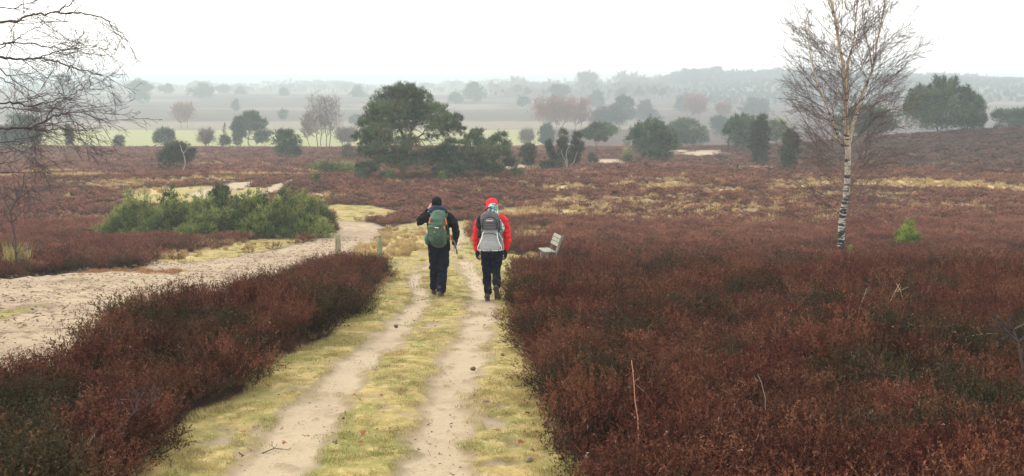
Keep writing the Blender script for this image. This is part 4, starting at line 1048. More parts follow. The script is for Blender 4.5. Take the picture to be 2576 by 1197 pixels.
bare_stalk('straw coloured grass stalk leaning left over the crossed pair', [(2274, 753), (2264, 730), (2254, 712)], .005, M_STRAWST, 4, kids=1)
bare_stalk('pale bent twig in the heather below the birch', [(2160, 770), (2172, 745), (2180, 725)], .006, M_PALEW, 5, kids=1)
bare_stalk('long straw stalk lying in the heather near the right edge', [(2430, 834), (2470, 840), (2510, 838)], .004, M_STRAWST, 6, kids=1)
bare_stalk('black branching dead stem at the right edge in the near heather', [(2575, 920), (2560, 860), (2548, 830), (2535, 800)], .016, M_BTWIG2, 7, kids=12, kl=.35)
bare_stalk('grey dead heather stem in the lower right heather', [(1925, 985), (1914, 960), (1905, 940)], .004, M_PALEW, 8, kids=1, kl=.06)
bare_stalk('dark twiggy dead shoot sticking out over the verge at the lower left', [(300, 1060), (340, 1035), (380, 1010), (400, 1000)], .006, M_BTWIG2, 9, kids=9, kl=.22)
def seedling_lobes(H, W, g):
    out = []
    for k in range(13):
        a = g.uniform(0, 6.28); q = g.uniform(.1, 1); x, y = cos(a) * q * W * .45, sin(a) * q * W * .4
        for z in (.3, .6, .9): out.append((x * (.4 + .6 * z), y * (.4 + .6 * z), H * z * (1 - .55 * q) * g.uniform(.75, 1.1), .06, .06, .06))
    return out
M_BRIGHT = needle_material('bright_needles', (.08, .12, .025), (.24, .31, .06), (.42, .50, .12))
evergreen('pine_seedling', 'pine seedling', 'bright green young pine in the heather right of the birch', 2280, 548, 606, 84, d=34.5, kind='round', lob=seedling_lobes, mat=M_BRIGHT, seed=91, blade=.15, up=.9, dens=.6, spread=.6, surf=.2)
evergreen('pine_seedling', 'pine seedling', 'small yellow green seedling at the foot of the birch', 2136, 620, 660, 26, d=30.3, kind='cone', mat=M_YEL, seed=92, blade=.08, up=1.0, trunk=False)
evergreen('pine_seedling', 'pine seedling', 'small green seedling poking out of the heather left of the birch', 1890, 640, 680, 40, d=29.2, kind='cone', mat=M_YEL, seed=93, blade=.08, up=1.0, trunk=False)
# ------------------------------------------------------------------ bench and posts
def bm_box(bm, c, s, rot=None, bev=.006, jit=0.0, seg=1):
    r = bmesh.ops.create_cube(bm, size=1.0); vs = r['verts']
    M = Matrix.Translation(Vector(c)) @ (rot.to_4x4() if rot is not None else Matrix.Identity(4)) @ Matrix.Diagonal((*s, 1))
    bmesh.ops.transform(bm, matrix=M, verts=vs)
    if bev: 
        es = list({e for v in vs for e in v.link_edges}); bmesh.ops.bevel(bm, geom=es, offset=min(bev, min(s) * .3), segments=seg, affect='EDGES')
def bm_obj(name, bm, mat, parent=None, smooth=False):
    me = bpy.data.meshes.new(name); bm.to_mesh(me); bm.free(); me.materials.append(mat)
    if smooth:
        for p in me.polygons: p.use_smooth = True
    o = bpy.data.objects.new(name, me); link(o, parent); return o
def wood_mat(nm, c1, c2, moss=0.0):
    n = N(nm); p = n.objc(); v = n.scale(p, (30, 3, 30))
    c = n.mix(n.ramp(n.noise(1.2, 5, .7, vec=v), .35, .65), c1, c2)
    c = n.mix(n.math('MULTIPLY', n.ramp(n.noise(5, 4), .48, .62), moss), c, (.13, .17, .07))
    n.bump(n.noise(1.5, 5, .7, vec=v), .5, .01); return n.done(c, .85, .15)
M_PLANK = wood_mat('weathered_grey_plank', (.19, .18, .15), (.33, .315, .27), .5)
M_PLANKD = wood_mat('dark_plank', (.09, .085, .075), (.17, .16, .13), .7)  # darker tone of the plank wood: rear legs, crossbars, far back support
def post_mat():
    n = N('mossy_post_wood'); p = n.objc(); v = n.scale(p, (26, 26, 3))
    c = n.mix(n.ramp(n.noise(1.2, 5, .7, vec=v), .35, .65), (.17, .15, .10), (.32, .29, .20))
    c = n.mix(n.ramp(n.noise(4, 4), .45, .62, 0, .8), c, (.18, .20, .09)); n.bump(n.noise(1.5, 5, .7, vec=v), .8, .015); return n.done(c, .9, .15)
M_POST = post_mat()
def bench():
    b = at(1399, 682); d = b[1]; k = F / d
    e = empty('park_bench', b, 'weathered grey wooden bench in the heather beside the path', 'bench'); e.rotation_euler = (-R(4.5), 0, R(6)); e.scale = (.9, .9, .9); e.location.z += .07
    # local: +x towards the backrest, +y along the bench away from the viewer
    Lb = 1.35
    for i, x in enumerate((-.26, -.10)):
        bm = bmesh.new(); bm_box(bm, (x, Lb / 2, .47), (.15, Lb, .045), bev=.008); bm_obj('seat_plank', bm, M_PLANK, e)
    ang = R(21)
    for i in range(3):
        h = .215 + i * .112; c = (-.02 + sin(ang) * h, Lb / 2, .47 + cos(ang) * h)
        bm = bmesh.new(); bm_box(bm, c, (.03, Lb, .10), Matrix.Rotation(ang, 3, 'Y'), bev=.008); bm_obj('backrest_plank', bm, M_PLANK, e)
    for y in (.12, Lb - .12):
        bm = bmesh.new(); bm_box(bm, (.035 + .03, y, .47 + .10), (.06, .08, .76), Matrix.Rotation(ang, 3, 'Y')); bm_obj('back_support', bm, M_PLANKD if y > 1 else M_PLANK, e)
        bm = bmesh.new(); bm_box(bm, (-.25, y, .17), (.08, .09, .54)); bm_obj('leg', bm, M_PLANK, e)
        bm = bmesh.new(); bm_box(bm, (-.05, y, .17), (.09, .09, .54)); bm_obj('leg', bm, M_PLANKD, e)
        bm = bmesh.new(); bm_box(bm, (-.13, y, .412), (.34, .07, .06)); bm_obj('crossbar', bm, M_PLANKD, e)
bench()
def post(px, top, base, w, label, lean, sd):
    b, H, W, d = place(px, top, base, w); g = np.random.default_rng(sd)
    bm = bmesh.new(); n = 9; rings = 9; prev = None; hh = H + .5
    for j in range(rings):
        z = -.5 + hh * j / (rings - 1); ring = []
        for i in range(n):
            a = 2 * pi * i / n; r = W / 2 * (1 + .09 * sin(i * 2.3 + sd) + g.normal(0, .02)) * (1.02 - .05 * j / rings) * (.93 if j == rings - 1 else 1)
            ring.append(bm.verts.new((cos(a) * r + lean * z, sin(a) * r, z + (g.normal(0, .02) - .025 * cos(a) if j == rings - 1 else 0))))
        if prev:
            for i in range(n): bm.faces.new((prev[i], prev[(i + 1) % n], ring[(i + 1) % n], ring[i]))
        prev = ring
    bm.faces.new(prev)
    o = bm_obj('wooden_post', bm, M_POST, None, True); o.location = b
    tag(o, label, 'post', 'mossy posts between the two tracks')
post(850, 590, 668, 14.5, 'thicker mossy wooden post standing behind the heather bank by the sand track', .01, 1)
post(957, 597, 674, 11.5, 'thinner greenish wooden post in the dry grass right of the thicker post', -.015, 2)
# small things lying on the path
def lump(name, cat, label, px, py, s, mat, sd, flat=.6, group=None):
    b = at(px, py); g = np.random.default_rng(sd); bm = bmesh.new(); bmesh.ops.create_icosphere(bm, subdivisions=2, radius=1)
    ph = g.uniform(0, 6, 6)
    for v in bm.verts:
        q = 1 + .16 * sin(v.co.x * 3 + ph[0]) + .14 * sin(v.co.y * 4 + ph[1]) + .1 * sin(v.co.z * 6 + ph[2])
        v.co = Vector((v.co.x * s[0], v.co.y * s[1], v.co.z * s[2])) * q
    o = bm_obj(name, bm, mat, None, True); o.location = b + np.array([0, 0, s[2] * .35 - .035 * 0]); o.rotation_euler = (0, 0, g.uniform(0, 6))
    return tag(o, label, cat, group)
M_CONE = simple('cone_brown', (.13, .095, .07), .9, .1, .5, 60, .8, 90, .01)
M_STONE = simple('pale_stone', (.20, .17, .14), .9, .1, .4, 20, .4, 50, .01)
lump('pine_cone', 'pine cone', 'larger brown lump lying in the right rut below the walkers', 1190, 929, (.022, .028, .022), M_CONE, 1)
lump('pine_cone', 'pine cone', 'small dark cone lying in the left rut below the walkers', 996, 822, (.025, .032, .024), M_CONE, 2)
lump('pine_cone', 'pine cone', 'small dark cone on the grass strip, right of the right rut', 1264, 894, (.022, .028, .02), M_CONE, 3)
lump('stone', 'stone', 'pale stone with a dark side on the grass strip near the bottom', 842, 1109, (.045, .022, .016), M_STONE, 4)
lump('stone', 'stone', 'grey stone at the edge of the right rut', 1222, 1010, (.03, .022, .018), M_STONE, 5)
lump('stone', 'stone', 'small reddish pale stone on the verge at the bottom right', 1330, 1160, (.035, .025, .02), M_STONE, 6)
M_TWD = simple('dark_twig', (.045, .035, .032), .85, .2, .4, 20, .3)
stick('twig', 'twig', 'short curved black twig lying on the left rut near the bottom', [(600, 1141), (612, 1146), (628, 1152), (648, 1153)], .011, 2, M_TWD, 21, kl=.05)
stick('twig', 'twig', 'long thin brown twig lying across the left rut', [(650, 1128), (690, 1127), (730, 1131)], .005, 3, M_TWD, 22, kl=.06)
stick('twig', 'twig', 'small dark twig at the edge of the right heather bank', [(1325, 1008), (1335, 995), (1345, 990)], .008, 3, M_TWD, 23, kl=.1)
# fallen leaves
M_LEAF = simple('fallen_leaf_brown', (.22, .085, .04), .8, .2, .5, 2.0, 0, obj=False)
def leaf_mesh(sd):
    g = np.random.default_rng(sd); bm = bmesh.new(); n = 8; c = bm.verts.new((0, 0, .006)); rim = []
    for i in range(n):
        a = 2 * pi * i / n; r = .024 * (1 + .35 * sin(a * 3 + sd)); rim.append(bm.verts.new((cos(a) * r * 1.4, sin(a) * r, g.uniform(0, .016))))
    for i in range(n): bm.faces.new((c, rim[i], rim[(i + 1) % n]))
    me = bpy.data.meshes.new('fallen_leaf'); bm.to_mesh(me); bm.free(); me.materials.append(M_LEAF); return me
LM = [leaf_mesh(k) for k in range(4)]; g_ = np.random.default_rng(77)
LP = [(750, 1000), (828, 1027), (905, 1012), (912, 1095), (922, 1150), (960, 1000), (1400, 1163), (1130, 1135), (1340, 1140), (1310, 1120), (700, 925), (720, 945), (664, 930), (640, 940), (820, 905), (745, 892), (590, 1010), (600, 1048), (612, 1092), (640, 1080), (905, 1120),
      (1250, 1090), (1370, 1080), (985, 1085), (1328, 1045), (770, 1105), (715, 1120), (1450, 1180), (1420, 1150), (1290, 950), (1350, 1100), (860, 1060), (580, 1065), (1005, 985), (890, 1000)]
for i, (px, py) in enumerate(LP):
    o = bpy.data.objects.new('fallen_leaf', LM[i % 4]); link(o); b = at(px, py); o.location = b + np.array([0, 0, .022]); o.rotation_euler = (g_.normal(0, .3), g_.normal(0, .3), g_.uniform(0, 6)); s = g_.uniform(.5, 1.1); o.scale = (s, s, s)
    tag(o, 'small orange brown leaf lying on the grass of the path', 'leaf', 'fallen leaves scattered on the path')
# ------------------------------------------------------------------ people
def chain_bm(bm, pts, seg=14, front=None):
    """pts: (x,y,z,rx,ry): loft of ellipses; rx across (world-x like), ry the other way. Rounded ends."""
    P = np.array([p[:3] for p in pts], float); Rx = np.array([p[3] for p in pts]); Ry = np.array([p[4] if len(p) > 4 else p[3] for p in pts])
    n = len(P); t = np.arange(n); m = (n - 1) * 4 + 1; tt = np.linspace(0, n - 1, m)
    def cr(A):   # catmull-rom
        out = []
        for u in tt:
            i = min(int(u), n - 2); f = u - i; p0, p1, p2, p3 = A[max(i - 1, 0)], A[i], A[i + 1], A[min(i + 2, n - 1)]
            out.append(.5 * (2 * p1 + (p2 - p0) * f + (2 * p0 - 5 * p1 + 4 * p2 - p3) * f * f + (3 * p1 - p0 - 3 * p2 + p3) * f ** 3))
        return np.array(out)
    P, Rx, Ry = cr(P), cr(Rx), cr(Ry)
    T = np.gradient(P, axis=0); T /= np.linalg.norm(T, axis=1)[:, None]
    # rounded caps
    def cap(p, t_, rx, ry, s):
        return [(p + t_ * s * min(rx, ry) * q, rx * sqrt(max(0, 1 - q * q)), ry * sqrt(max(0, 1 - q * q))) for q in (.55, .85, .97)]
    rings = [(P[i], Rx[i], Ry[i], T[i]) for i in range(m)]
    rings = [(a, b_, c, T[0]) for a, b_, c in cap(P[0], T[0], Rx[0], Ry[0], -1)][::-1] + rings + [(a, b_, c, T[-1]) for a, b_, c in cap(P[-1], T[-1], Rx[-1], Ry[-1], 1)]
    prev = None; first = None
    ref0 = np.array([1.0, 0, 0])
    if abs(T[m // 2] @ ref0) > .85: ref0 = np.array([0, 0, 1.0])
    for p, rx, ry, t_ in rings:
        u = ref0 - t_ * (ref0 @ t_); u /= np.linalg.norm(u); w_ = np.cross(t_, u)
        ring = [bm.verts.new(p + u * rx * cos(a) + w_ * ry * sin(a)) for a in np.arange(seg) * 2 * pi / seg]
        if prev:
            for i in range(seg): bm.faces.new((prev[i], prev[(i + 1) % seg], ring[(i + 1) % seg], ring[i]))
        else: bm.faces.new(ring[::-1])
        prev = ring
    bm.faces.new(prev)
def ell_bm(bm, c, r, sub=3):
    q = bmesh.ops.create_icosphere(bm, subdivisions=sub, radius=1); bmesh.ops.transform(bm, matrix=Matrix.Translation(Vector(c)) @ Matrix.Diagonal((*r, 1)), verts=q['verts'])
def fused(name, build, mat, parent, vox=.011, smooth_it=3, wrinkle=0.0, wscale=9.0, sd=0):
    """overlapping shapes fused to one continuous skin"""
    bm = bmesh.new(); build(bm); bmesh.ops.recalc_face_normals(bm, faces=bm.faces)
    me = bpy.data.meshes.new(name); bm.to_mesh(me); bm.free()
    o = bpy.data.objects.new(name, me); COL.objects.link(o)
    md = o.modifiers.new('r', 'REMESH'); md.mode = 'VOXEL'; md.voxel_size = vox
    ms = o.modifiers.new('s', 'SMOOTH'); ms.factor = .5; ms.iterations = smooth_it
    dg = bpy.context.evaluated_depsgraph_get(); dg.update()
    m2 = bpy.data.meshes.new_from_object(o.evaluated_get(dg)); COL.objects.unlink(o); bpy.data.objects.remove(o)
    m2.name = name; n = len(m2.vertices)
    if wrinkle:
        co = np.empty(n * 3, np.float32); m2.vertices.foreach_get('co', co); co = co.reshape(-1, 3)
        no = np.empty(n * 3, np.float32); m2.vertex_normals.foreach_get('vector', no); no = no.reshape(-1, 3)
        f = fbm(co[:, 0] * .7 + co[:, 1], co[:, 2] * 1.9, 1 / wscale, 3, sd); co = co + no * (f * wrinkle)[:, None]
        m2.vertices.foreach_set('co', co.astype(np.float32).ravel())
    m2.materials.clear(); m2.materials.append(mat)
    for p in m2.polygons: p.use_smooth = True
    r = bpy.data.objects.new(name, m2); link(r, parent); return r
def hand(bm, wrist, dr, nrm, thumb, L=.17, curl=.5, glove=0.0):
    """palm, four fingers and a thumb. dr: wrist to fingertips, nrm: palm normal, thumb: side direction"""
    w = Vector(wrist); dr = Vector(dr).normalized(); th = Vector(thumb); th = (th - dr * th.dot(dr)).normalized(); nr = Vector(nrm); nr = (nr - dr * nr.dot(dr) - th * nr.dot(th)).normalized()
    g = 1 + glove
    for i, (s, l) in enumerate(((.030, .92), (.010, 1.0), (-.010, .94), (-.029, .76))):
        a = w + th * s * .6; k = w + dr * L * .50 + th * s * g
        chain_bm(bm, [(*a, .014 * g, .014 * g), (*(w + dr * L * .3 + th * s * g), .0135 * g, .0135 * g), (*k, .011 * g, .011 * g)], 8)
        f = L * .46 * l; c1 = curl * .9; c2 = curl * 1.9
        p1 = k + (dr * cos(c1 * .6) + nr * sin(c1 * .6)) * f * .45; p2 = p1 + (dr * cos(c1 * 1.3) + nr * sin(c1 * 1.3)) * f * .3; p3 = p2 + (dr * cos(c2) + nr * sin(c2)) * f * .25
        chain_bm(bm, [(*k, .0098 * g, .0098 * g), (*p1, .009 * g, .009 * g), (*p2, .0083 * g, .0083 * g), (*p3, .007 * g, .007 * g)], 8)
    a = w + dr * L * .12 + th * .026; b_ = a + (th * .75 + dr * .7 + nr * .2).normalized() * L * .24; c = b_ + (dr + th * .15 + nr * .35).normalized() * L * .2
    chain_bm(bm, [(*a, .014 * g, .014 * g), (*b_, .0115 * g, .0115 * g), (*c, .0085 * g, .0085 * g)], 8)
def head(bm, c, s=1.0):
    x, y, z = c
    ell_bm(bm, (x, y - .012 * s, z + .02 * s), (.076 * s, .096 * s, .098 * s)); ell_bm(bm, (x, y + .03 * s, z - .045 * s), (.056 * s, .062 * s, .062 * s))
    ell_bm(bm, (x, y + .10 * s, z - .012 * s), (.013 * s, .02 * s, .024 * s), 2); ell_bm(bm, (x, y + .088 * s, z - .052 * s), (.022 * s, .012 * s, .009 * s), 2)
    ell_bm(bm, (x, y + .072 * s, z - .088 * s), (.024 * s, .02 * s, .018 * s), 2)
    for q in (-1, 1):
        ell_bm(bm, (x + q * .079 * s, y - .005 * s, z - .01 * s), (.010 * s, .022 * s, .032 * s), 2); ell_bm(bm, (x + q * .03 * s, y + .078 * s, z + .006 * s), (.014 * s, .014 * s, .009 * s), 2)
def boot(bm, heel, toe, up, w=.048):
    heel, toe, up = Vector(heel), Vector(toe), Vector(up)
    d = (toe - heel)
    chain_bm(bm, [(*(heel + up * .045), w * .78, .045), (*(heel + d * .35 + up * .045), w * .85, .046), (*(heel + d * .7 + up * .037), w * 1.02, .036), (*(heel + d * .95 + up * .028), w * .85, .026)], 12)
    chain_bm(bm, [(*(heel + d * .12 + up * .05), w * .85, w * .95), (*(heel + d * .14 + up * .17), w * .95, w * 1.05)], 12)
def sole(bm, heel, toe, up, w=.05):
    heel, toe, up = Vector(heel), Vector(toe), Vector(up); d = toe - heel; L_ = d.length; f = d.normalized(); s = f.cross(up).normalized()
    out = []
    prof = [(0, .62), (.06, .80), (.2, .82), (.45, .72), (.65, .95), (.8, 1.0), (.93, .78), (1.0, .4)]
    for sg in (1, -1):
        for t, ww in (prof if sg == 1 else prof[::-1]): out.append((heel + f * (t * (L_ + .07) - .045), s * sg * ww * w))
    for k0, k1 in ((0, .026),):
        a = [bm.verts.new(p + q - up * .004) for p, q in out]; b_ = [bm.verts.new(p + q + up * k1) for p, q in out]; n = len(a)
        bm.faces.new(a); bm.faces.new(b_[::-1])
        for i in range(n): bm.faces.new((a[i], b_[i], b_[(i + 1) % n], a[(i + 1) % n]))
def strap(T, pts, r=.012, n=4):
    P = np.array(pts, float); t = np.arange(len(P)); tt = np.linspace(0, len(P) - 1, (len(P) - 1) * 4 + 1)
    T.add(np.stack([np.interp(tt, t, P[:, i]) for i in range(3)], 1), r, n)

M_SKIN = simple('skin', (.50, .30, .21), .6, .35, .12, 20, .1)
M_BLKJ = simple('black_softshell', (.009, .010, .013), .9, .06, .4, 10, .5, 22, .03)
M_NAVY = simple('navy_trousers', (.006, .008, .018), .9, .05, .5, 12, .6, 18, .03)
M_NAVYH = simple('navy_hood', (.014, .022, .05), .75, .25, .4, 10, .5, 22, .03)
M_BEANIE = simple('black_knit', (.008, .009, .011), .95, .1, .4, 70, .8, 120, .01)
M_BOOT = simple('brown_boot_leather', (.07, .048, .04), .8, .25, .4, 16, .5)
M_SOLE = simple('rubber_sole', (.045, .042, .042), .9, .2, .3, 30, .8, 50, .02)
M_GRN = simple('green_pack_cloth', (.062, .115, .075), .7, .25, .25, 7, .7, 16, .03)
M_GRND = simple('dark_green_pack_cloth', (.035, .075, .052), .7, .25, .25, 8, .6, 18, .03)
M_TEAL = simple('teal_bottle_pocket', (.05, .10, .095), .7, .25, .25, 8, .5)
M_ORG = simple('orange_webbing', (.80, .16, .05), .6, .3, .15, 20, .2)
M_BLKS = simple('black_webbing', (.02, .02, .022), .7, .3, .3, 20, .2)
M_WHT = simple('white_plastic', (.75, .75, .72), .5, .4, .05, 20, 0)
M_RED = simple('red_jacket_cloth', (.70, .020, .028), .8, .1, .15, 8, .7, 14, .03)
M_BLKG = simple('black_glove', (.014, .014, .018), .85, .2, .4, 14, .5)
M_CGREY = simple('dark_grey_carrier_cloth', (.105, .098, .102), .8, .2, .15, 14, .4)
M_LGREY = simple('light_grey_carrier_cloth', (.30, .30, .30), .75, .2, .15, 10, .5, 16, .02)
M_FRAME = simple('white_tube', (.72, .72, .70), .35, .5, .05, 10, 0)
M_STICK = simple('grey_green_stick', (.075, .09, .08), .5, .4, .2, 20, .1)
def camo():
    n = N('blue_green_print'); a = n.noise(26, 3, .6, vec=n.objc()); b_ = n.noise(34, 2, .5, vec=n.scale(n.objc(), (1.3, 1, .8)))
    c = n.mix(n.ramp(a, .47, .50), (.04, .12, .42), (.19, .33, .06)); c = n.mix(n.ramp(b_, .56, .59), c, (.62, .68, .68)); c = n.mix(n.ramp(n.noise(19, 2), .60, .63), c, (.015, .03, .10))
    return n.done(c, .7, .25)
M_CAMO = camo()

def person_left():
    b = at(1101, 744); e = empty('person', b, 'walker in black with a black beanie, left hand raised to the ear', 'person', 'the two walkers on the path', rz=0)
    sL = [(-.20, -.02, 1.475), (-.345, -.01, 1.34), (-.150, .015, 1.585)]       # shoulder, elbow, wrist (raised)
    sR = [(.225, -.01, 1.47), (.335, .01, 1.20), (.312, .05, .955)]
    # skin: one continuous body
    def body(bm):
        head(bm, (-.005, .03, 1.675)); chain_bm(bm, [(-.005, .0, 1.60, .055), (0, -.01, 1.50, .06)])
        chain_bm(bm, [(.02, 0, 1.47, .16, .09), (.02, 0, 1.25, .145, .10), (.03, 0, 1.0, .14, .10), (.03, 0, .92, .15, .11)])
        chain_bm(bm, [(*sL[0], .05), (*sL[1], .04), (*sL[2], .026)]); chain_bm(bm, [(*sR[0], .05), (*sR[1], .04), (*sR[2], .026)])
        hand(bm, sL[2], (.28, .05, .62), (1, .2, -.2), (.2, -1, .1), curl=.7); hand(bm, sR[2], (-.05, .05, -1), (-1, .2, 0), (0, 1, 0), curl=.55)
        chain_bm(bm, [(-.055, 0, .88, .085), (-.06, .06, .50, .06), (-.075, .16, .12, .042), (-.075, .24, .06, .038, .03)])
        chain_bm(bm, [(.11, 0, .88, .085), (.09, -.02, .50, .06), (.06, -.14, .12, .042), (.06, -.05, .06, .038, .03)])
    fused('body', body, M_SKIN, e, .0075, 2)
    def jacket(bm):
        chain_bm(bm, [(.01, 0, 1.50, .155, .095), (.02, 0, 1.42, .215, .125), (.025, 0, 1.22, .205, .125), (.03, 0, 1.02, .20, .125), (.03, 0, .925, .205, .13)], 20)
        chain_bm(bm, [(-.14, 0, 1.465, .085), (-.235, -.01, 1.42, .088), (-.335, -.015, 1.345, .070), (-.27, .0, 1.44, .060), (-.165, .012, 1.565, .040)])
        chain_bm(bm, [(.15, 0, 1.47, .085), (.26, 0, 1.40, .084), (.335, .01, 1.21, .070), (.335, .03, 1.08, .062), (.315, .05, .965, .048)])
    fused('jacket', jacket, M_BLKJ, e, .011, 2, .02, 10, 1)
    def hood(bm):
        chain_bm(bm, [(-.11, -.03, 1.585, .05, .05), (-.04, -.085, 1.60, .07, .055), (.05, -.085, 1.60, .07, .055), (.14, -.03, 1.575, .05, .05)]); chain_bm(bm, [(-.09, -.09, 1.55, .05, .045), (.02, -.12, 1.54, .065, .05), (.12, -.09, 1.545, .05, .045)])
        chain_bm(bm, [(0, .01, 1.52, .12, .10), (0, .01, 1.60, .095, .095)], 16)
    fused('hood', hood, M_NAVYH, e, .011, 3, .01, 12, 2)
    def trousers(bm):
        chain_bm(bm, [(.03, 0, .98, .185, .125), (.03, 0, .86, .20, .135)], 18)
        chain_bm(bm, [(-.055, 0, .86, .115, .125), (-.06, .04, .66, .100, .105), (-.065, .06, .50, .088, .09), (-.07, .11, .30, .082, .085), (-.075, .15, .155, .078, .082)])
        chain_bm(bm, [(.115, 0, .86, .115, .125), (.115, -.01, .66, .105, .11), (.095, -.03, .50, .092, .095), (.085, -.09, .30, .088, .092), (.07, -.125, .15, .086, .09)])
    fused('trousers', trousers, M_NAVY, e, .010, 2, .02, 9, 3)
    def hat(bm):
        ell_bm(bm, (-.005, .018, 1.725), (.093, .112, .092)); chain_bm(bm, [(-.005, .018, 1.665, .090, .108), (-.005, .018, 1.71, .095, .113)], 18)
    fused('beanie', hat, M_BEANIE, e, .009, 2, .004, 30, 4)
    bt = fused('boot', lambda bm: boot(bm, (-.08, .13, .02), (-.095, .37, .02), (0, 0, 1)), M_BOOT, e, .009, 2); bm = bmesh.new(); sole(bm, (-.08, .13, -.01), (-.095, .37, -.01), (0, 0, 1)); bm_obj('sole', bm, M_SOLE, bt)
    bt = fused('boot', lambda bm: boot(bm, (.055, -.20, .03), (.07, .04, .0), (0, .08, 1)), M_BOOT, e, .009, 2); bm = bmesh.new(); sole(bm, (.055, -.20, 0), (.07, .04, -.02), (0, .08, 1)); bm_obj('sole', bm, M_SOLE, bt)
    # backpack
    p = empty('backpack', b + np.array([.02, -.22, 1.0]), 'dark green hiking backpack with orange tabs on the left walker', 'backpack')
    def pk(bm):   # coordinates relative to the backpack origin
        chain_bm(bm, [(.02, -.02, .03, .145, .10), (.0, -.04, .14, .175, .13), (.0, -.04, .27, .165, .12), (.012, -.03, .38, .150, .105)], 18)
    def lid(bm): chain_bm(bm, [(.015, -.035, .335, .155, .115), (.015, -.03, .43, .152, .112), (.025, -.01, .525, .135, .08)], 18)
    bd = fused('pack_body', pk, M_GRN, p, .009, 1, .03, 9, 5); fused('pack_lid', lid, M_GRN, p, .010, 2, .012, 9, 6)
    def pocket(bm): chain_bm(bm, [(.035, -.145, .04, .085, .04), (.03, -.165, .13, .09, .04), (.02, -.155, .24, .07, .03)], 14)
    fused('front_pocket', pocket, M_GRND, p, .009, 2, .012, 10, 7)
    fused('side_pocket', lambda bm: chain_bm(bm, [(-.175, 0, .0, .035, .06), (-.185, -.01, .09, .04, .065), (-.165, 0, .16, .03, .05)], 12), M_TEAL, p, .009, 2, .01, 10, 8)
    fused('hip_belt', lambda bm: chain_bm(bm, [(.13, -.03, .10, .04, .045), (.22, .05, .105, .03, .045), (.25, .16, .09, .02, .035)], 12), M_GRND, p, .009, 2, .008, 10, 9)
    for nm, x, y, z, w, h, rot in (('orange_tab', -.125, -.105, .43, .022, .11, .18), ('orange_tab', .165, -.095, .415, .020, .12, -.2), ('orange_tab', .135, -.145, .305, .022, .055, -.35), ('orange_tab', -.035, -.185, .232, .022, .022, .5), ('orange_tab', .235, .0, .105, .02, .06, -.1)):
        bm = bmesh.new(); bm_box(bm, (x, y - .012, z), (w, .014, h), Matrix.Rotation(rot, 3, 'Y'), bev=.004); bm_obj(nm, bm, M_ORG, p)
    T = Tubes(); strap(T, [(-.10, -.165, .312), (0, -.178, .30), (.12, -.155, .315)], .006); strap(T, [(-.14, -.09, .42), (-.155, -.10, .2), (-.12, -.1, .06)], .006); strap(T, [(.155, -.08, .46), (.175, .06, .53), (.15, .2, .48)], .014); strap(T, [(-.10, -.02, .5), (-.12, .08, .53), (-.12, .2, .48)], .014); strap(T, [(.175, 0, .33), (.19, .02, .2), (.17, .02, .08)], .008)
    T.build('strap', M_GRND, p)
    T = Tubes(); strap(T, [(-.03, -.186, .315), (.0, -.19, .305), (.035, -.186, .312)], .008); T.build('buckle', M_WHT, p)
    T = Tubes(); strap(T, [(.235, .03, .09), (.30, .02, .03), (.325, .0, -.06)], .018, 6); strap(T, [(.325, .0, -.06), (.355, -.01, -.19)], .014, 6); o = T.build('walking_pole', M_STICK, None); o.location = Vector(p.location) + Vector((0, -.02, 0)); tag(o, 'short grey green folded pole hanging at the right hand of the left walker', 'pole')
    T = Tubes(); strap(T, [(-.17, 0, -.02), (-.16, -.02, -.08), (-.13, -.03, -.16)], .012, 4); T.build('loose_strap', M_BLKS, p)
    T = Tubes(); strap(T, [(-.185, .0, 1.535), (-.155, -.012, 1.548), (-.14, .005, 1.55)], .018, 6); T.build('wristwatch', M_WHT, e)
person_left()

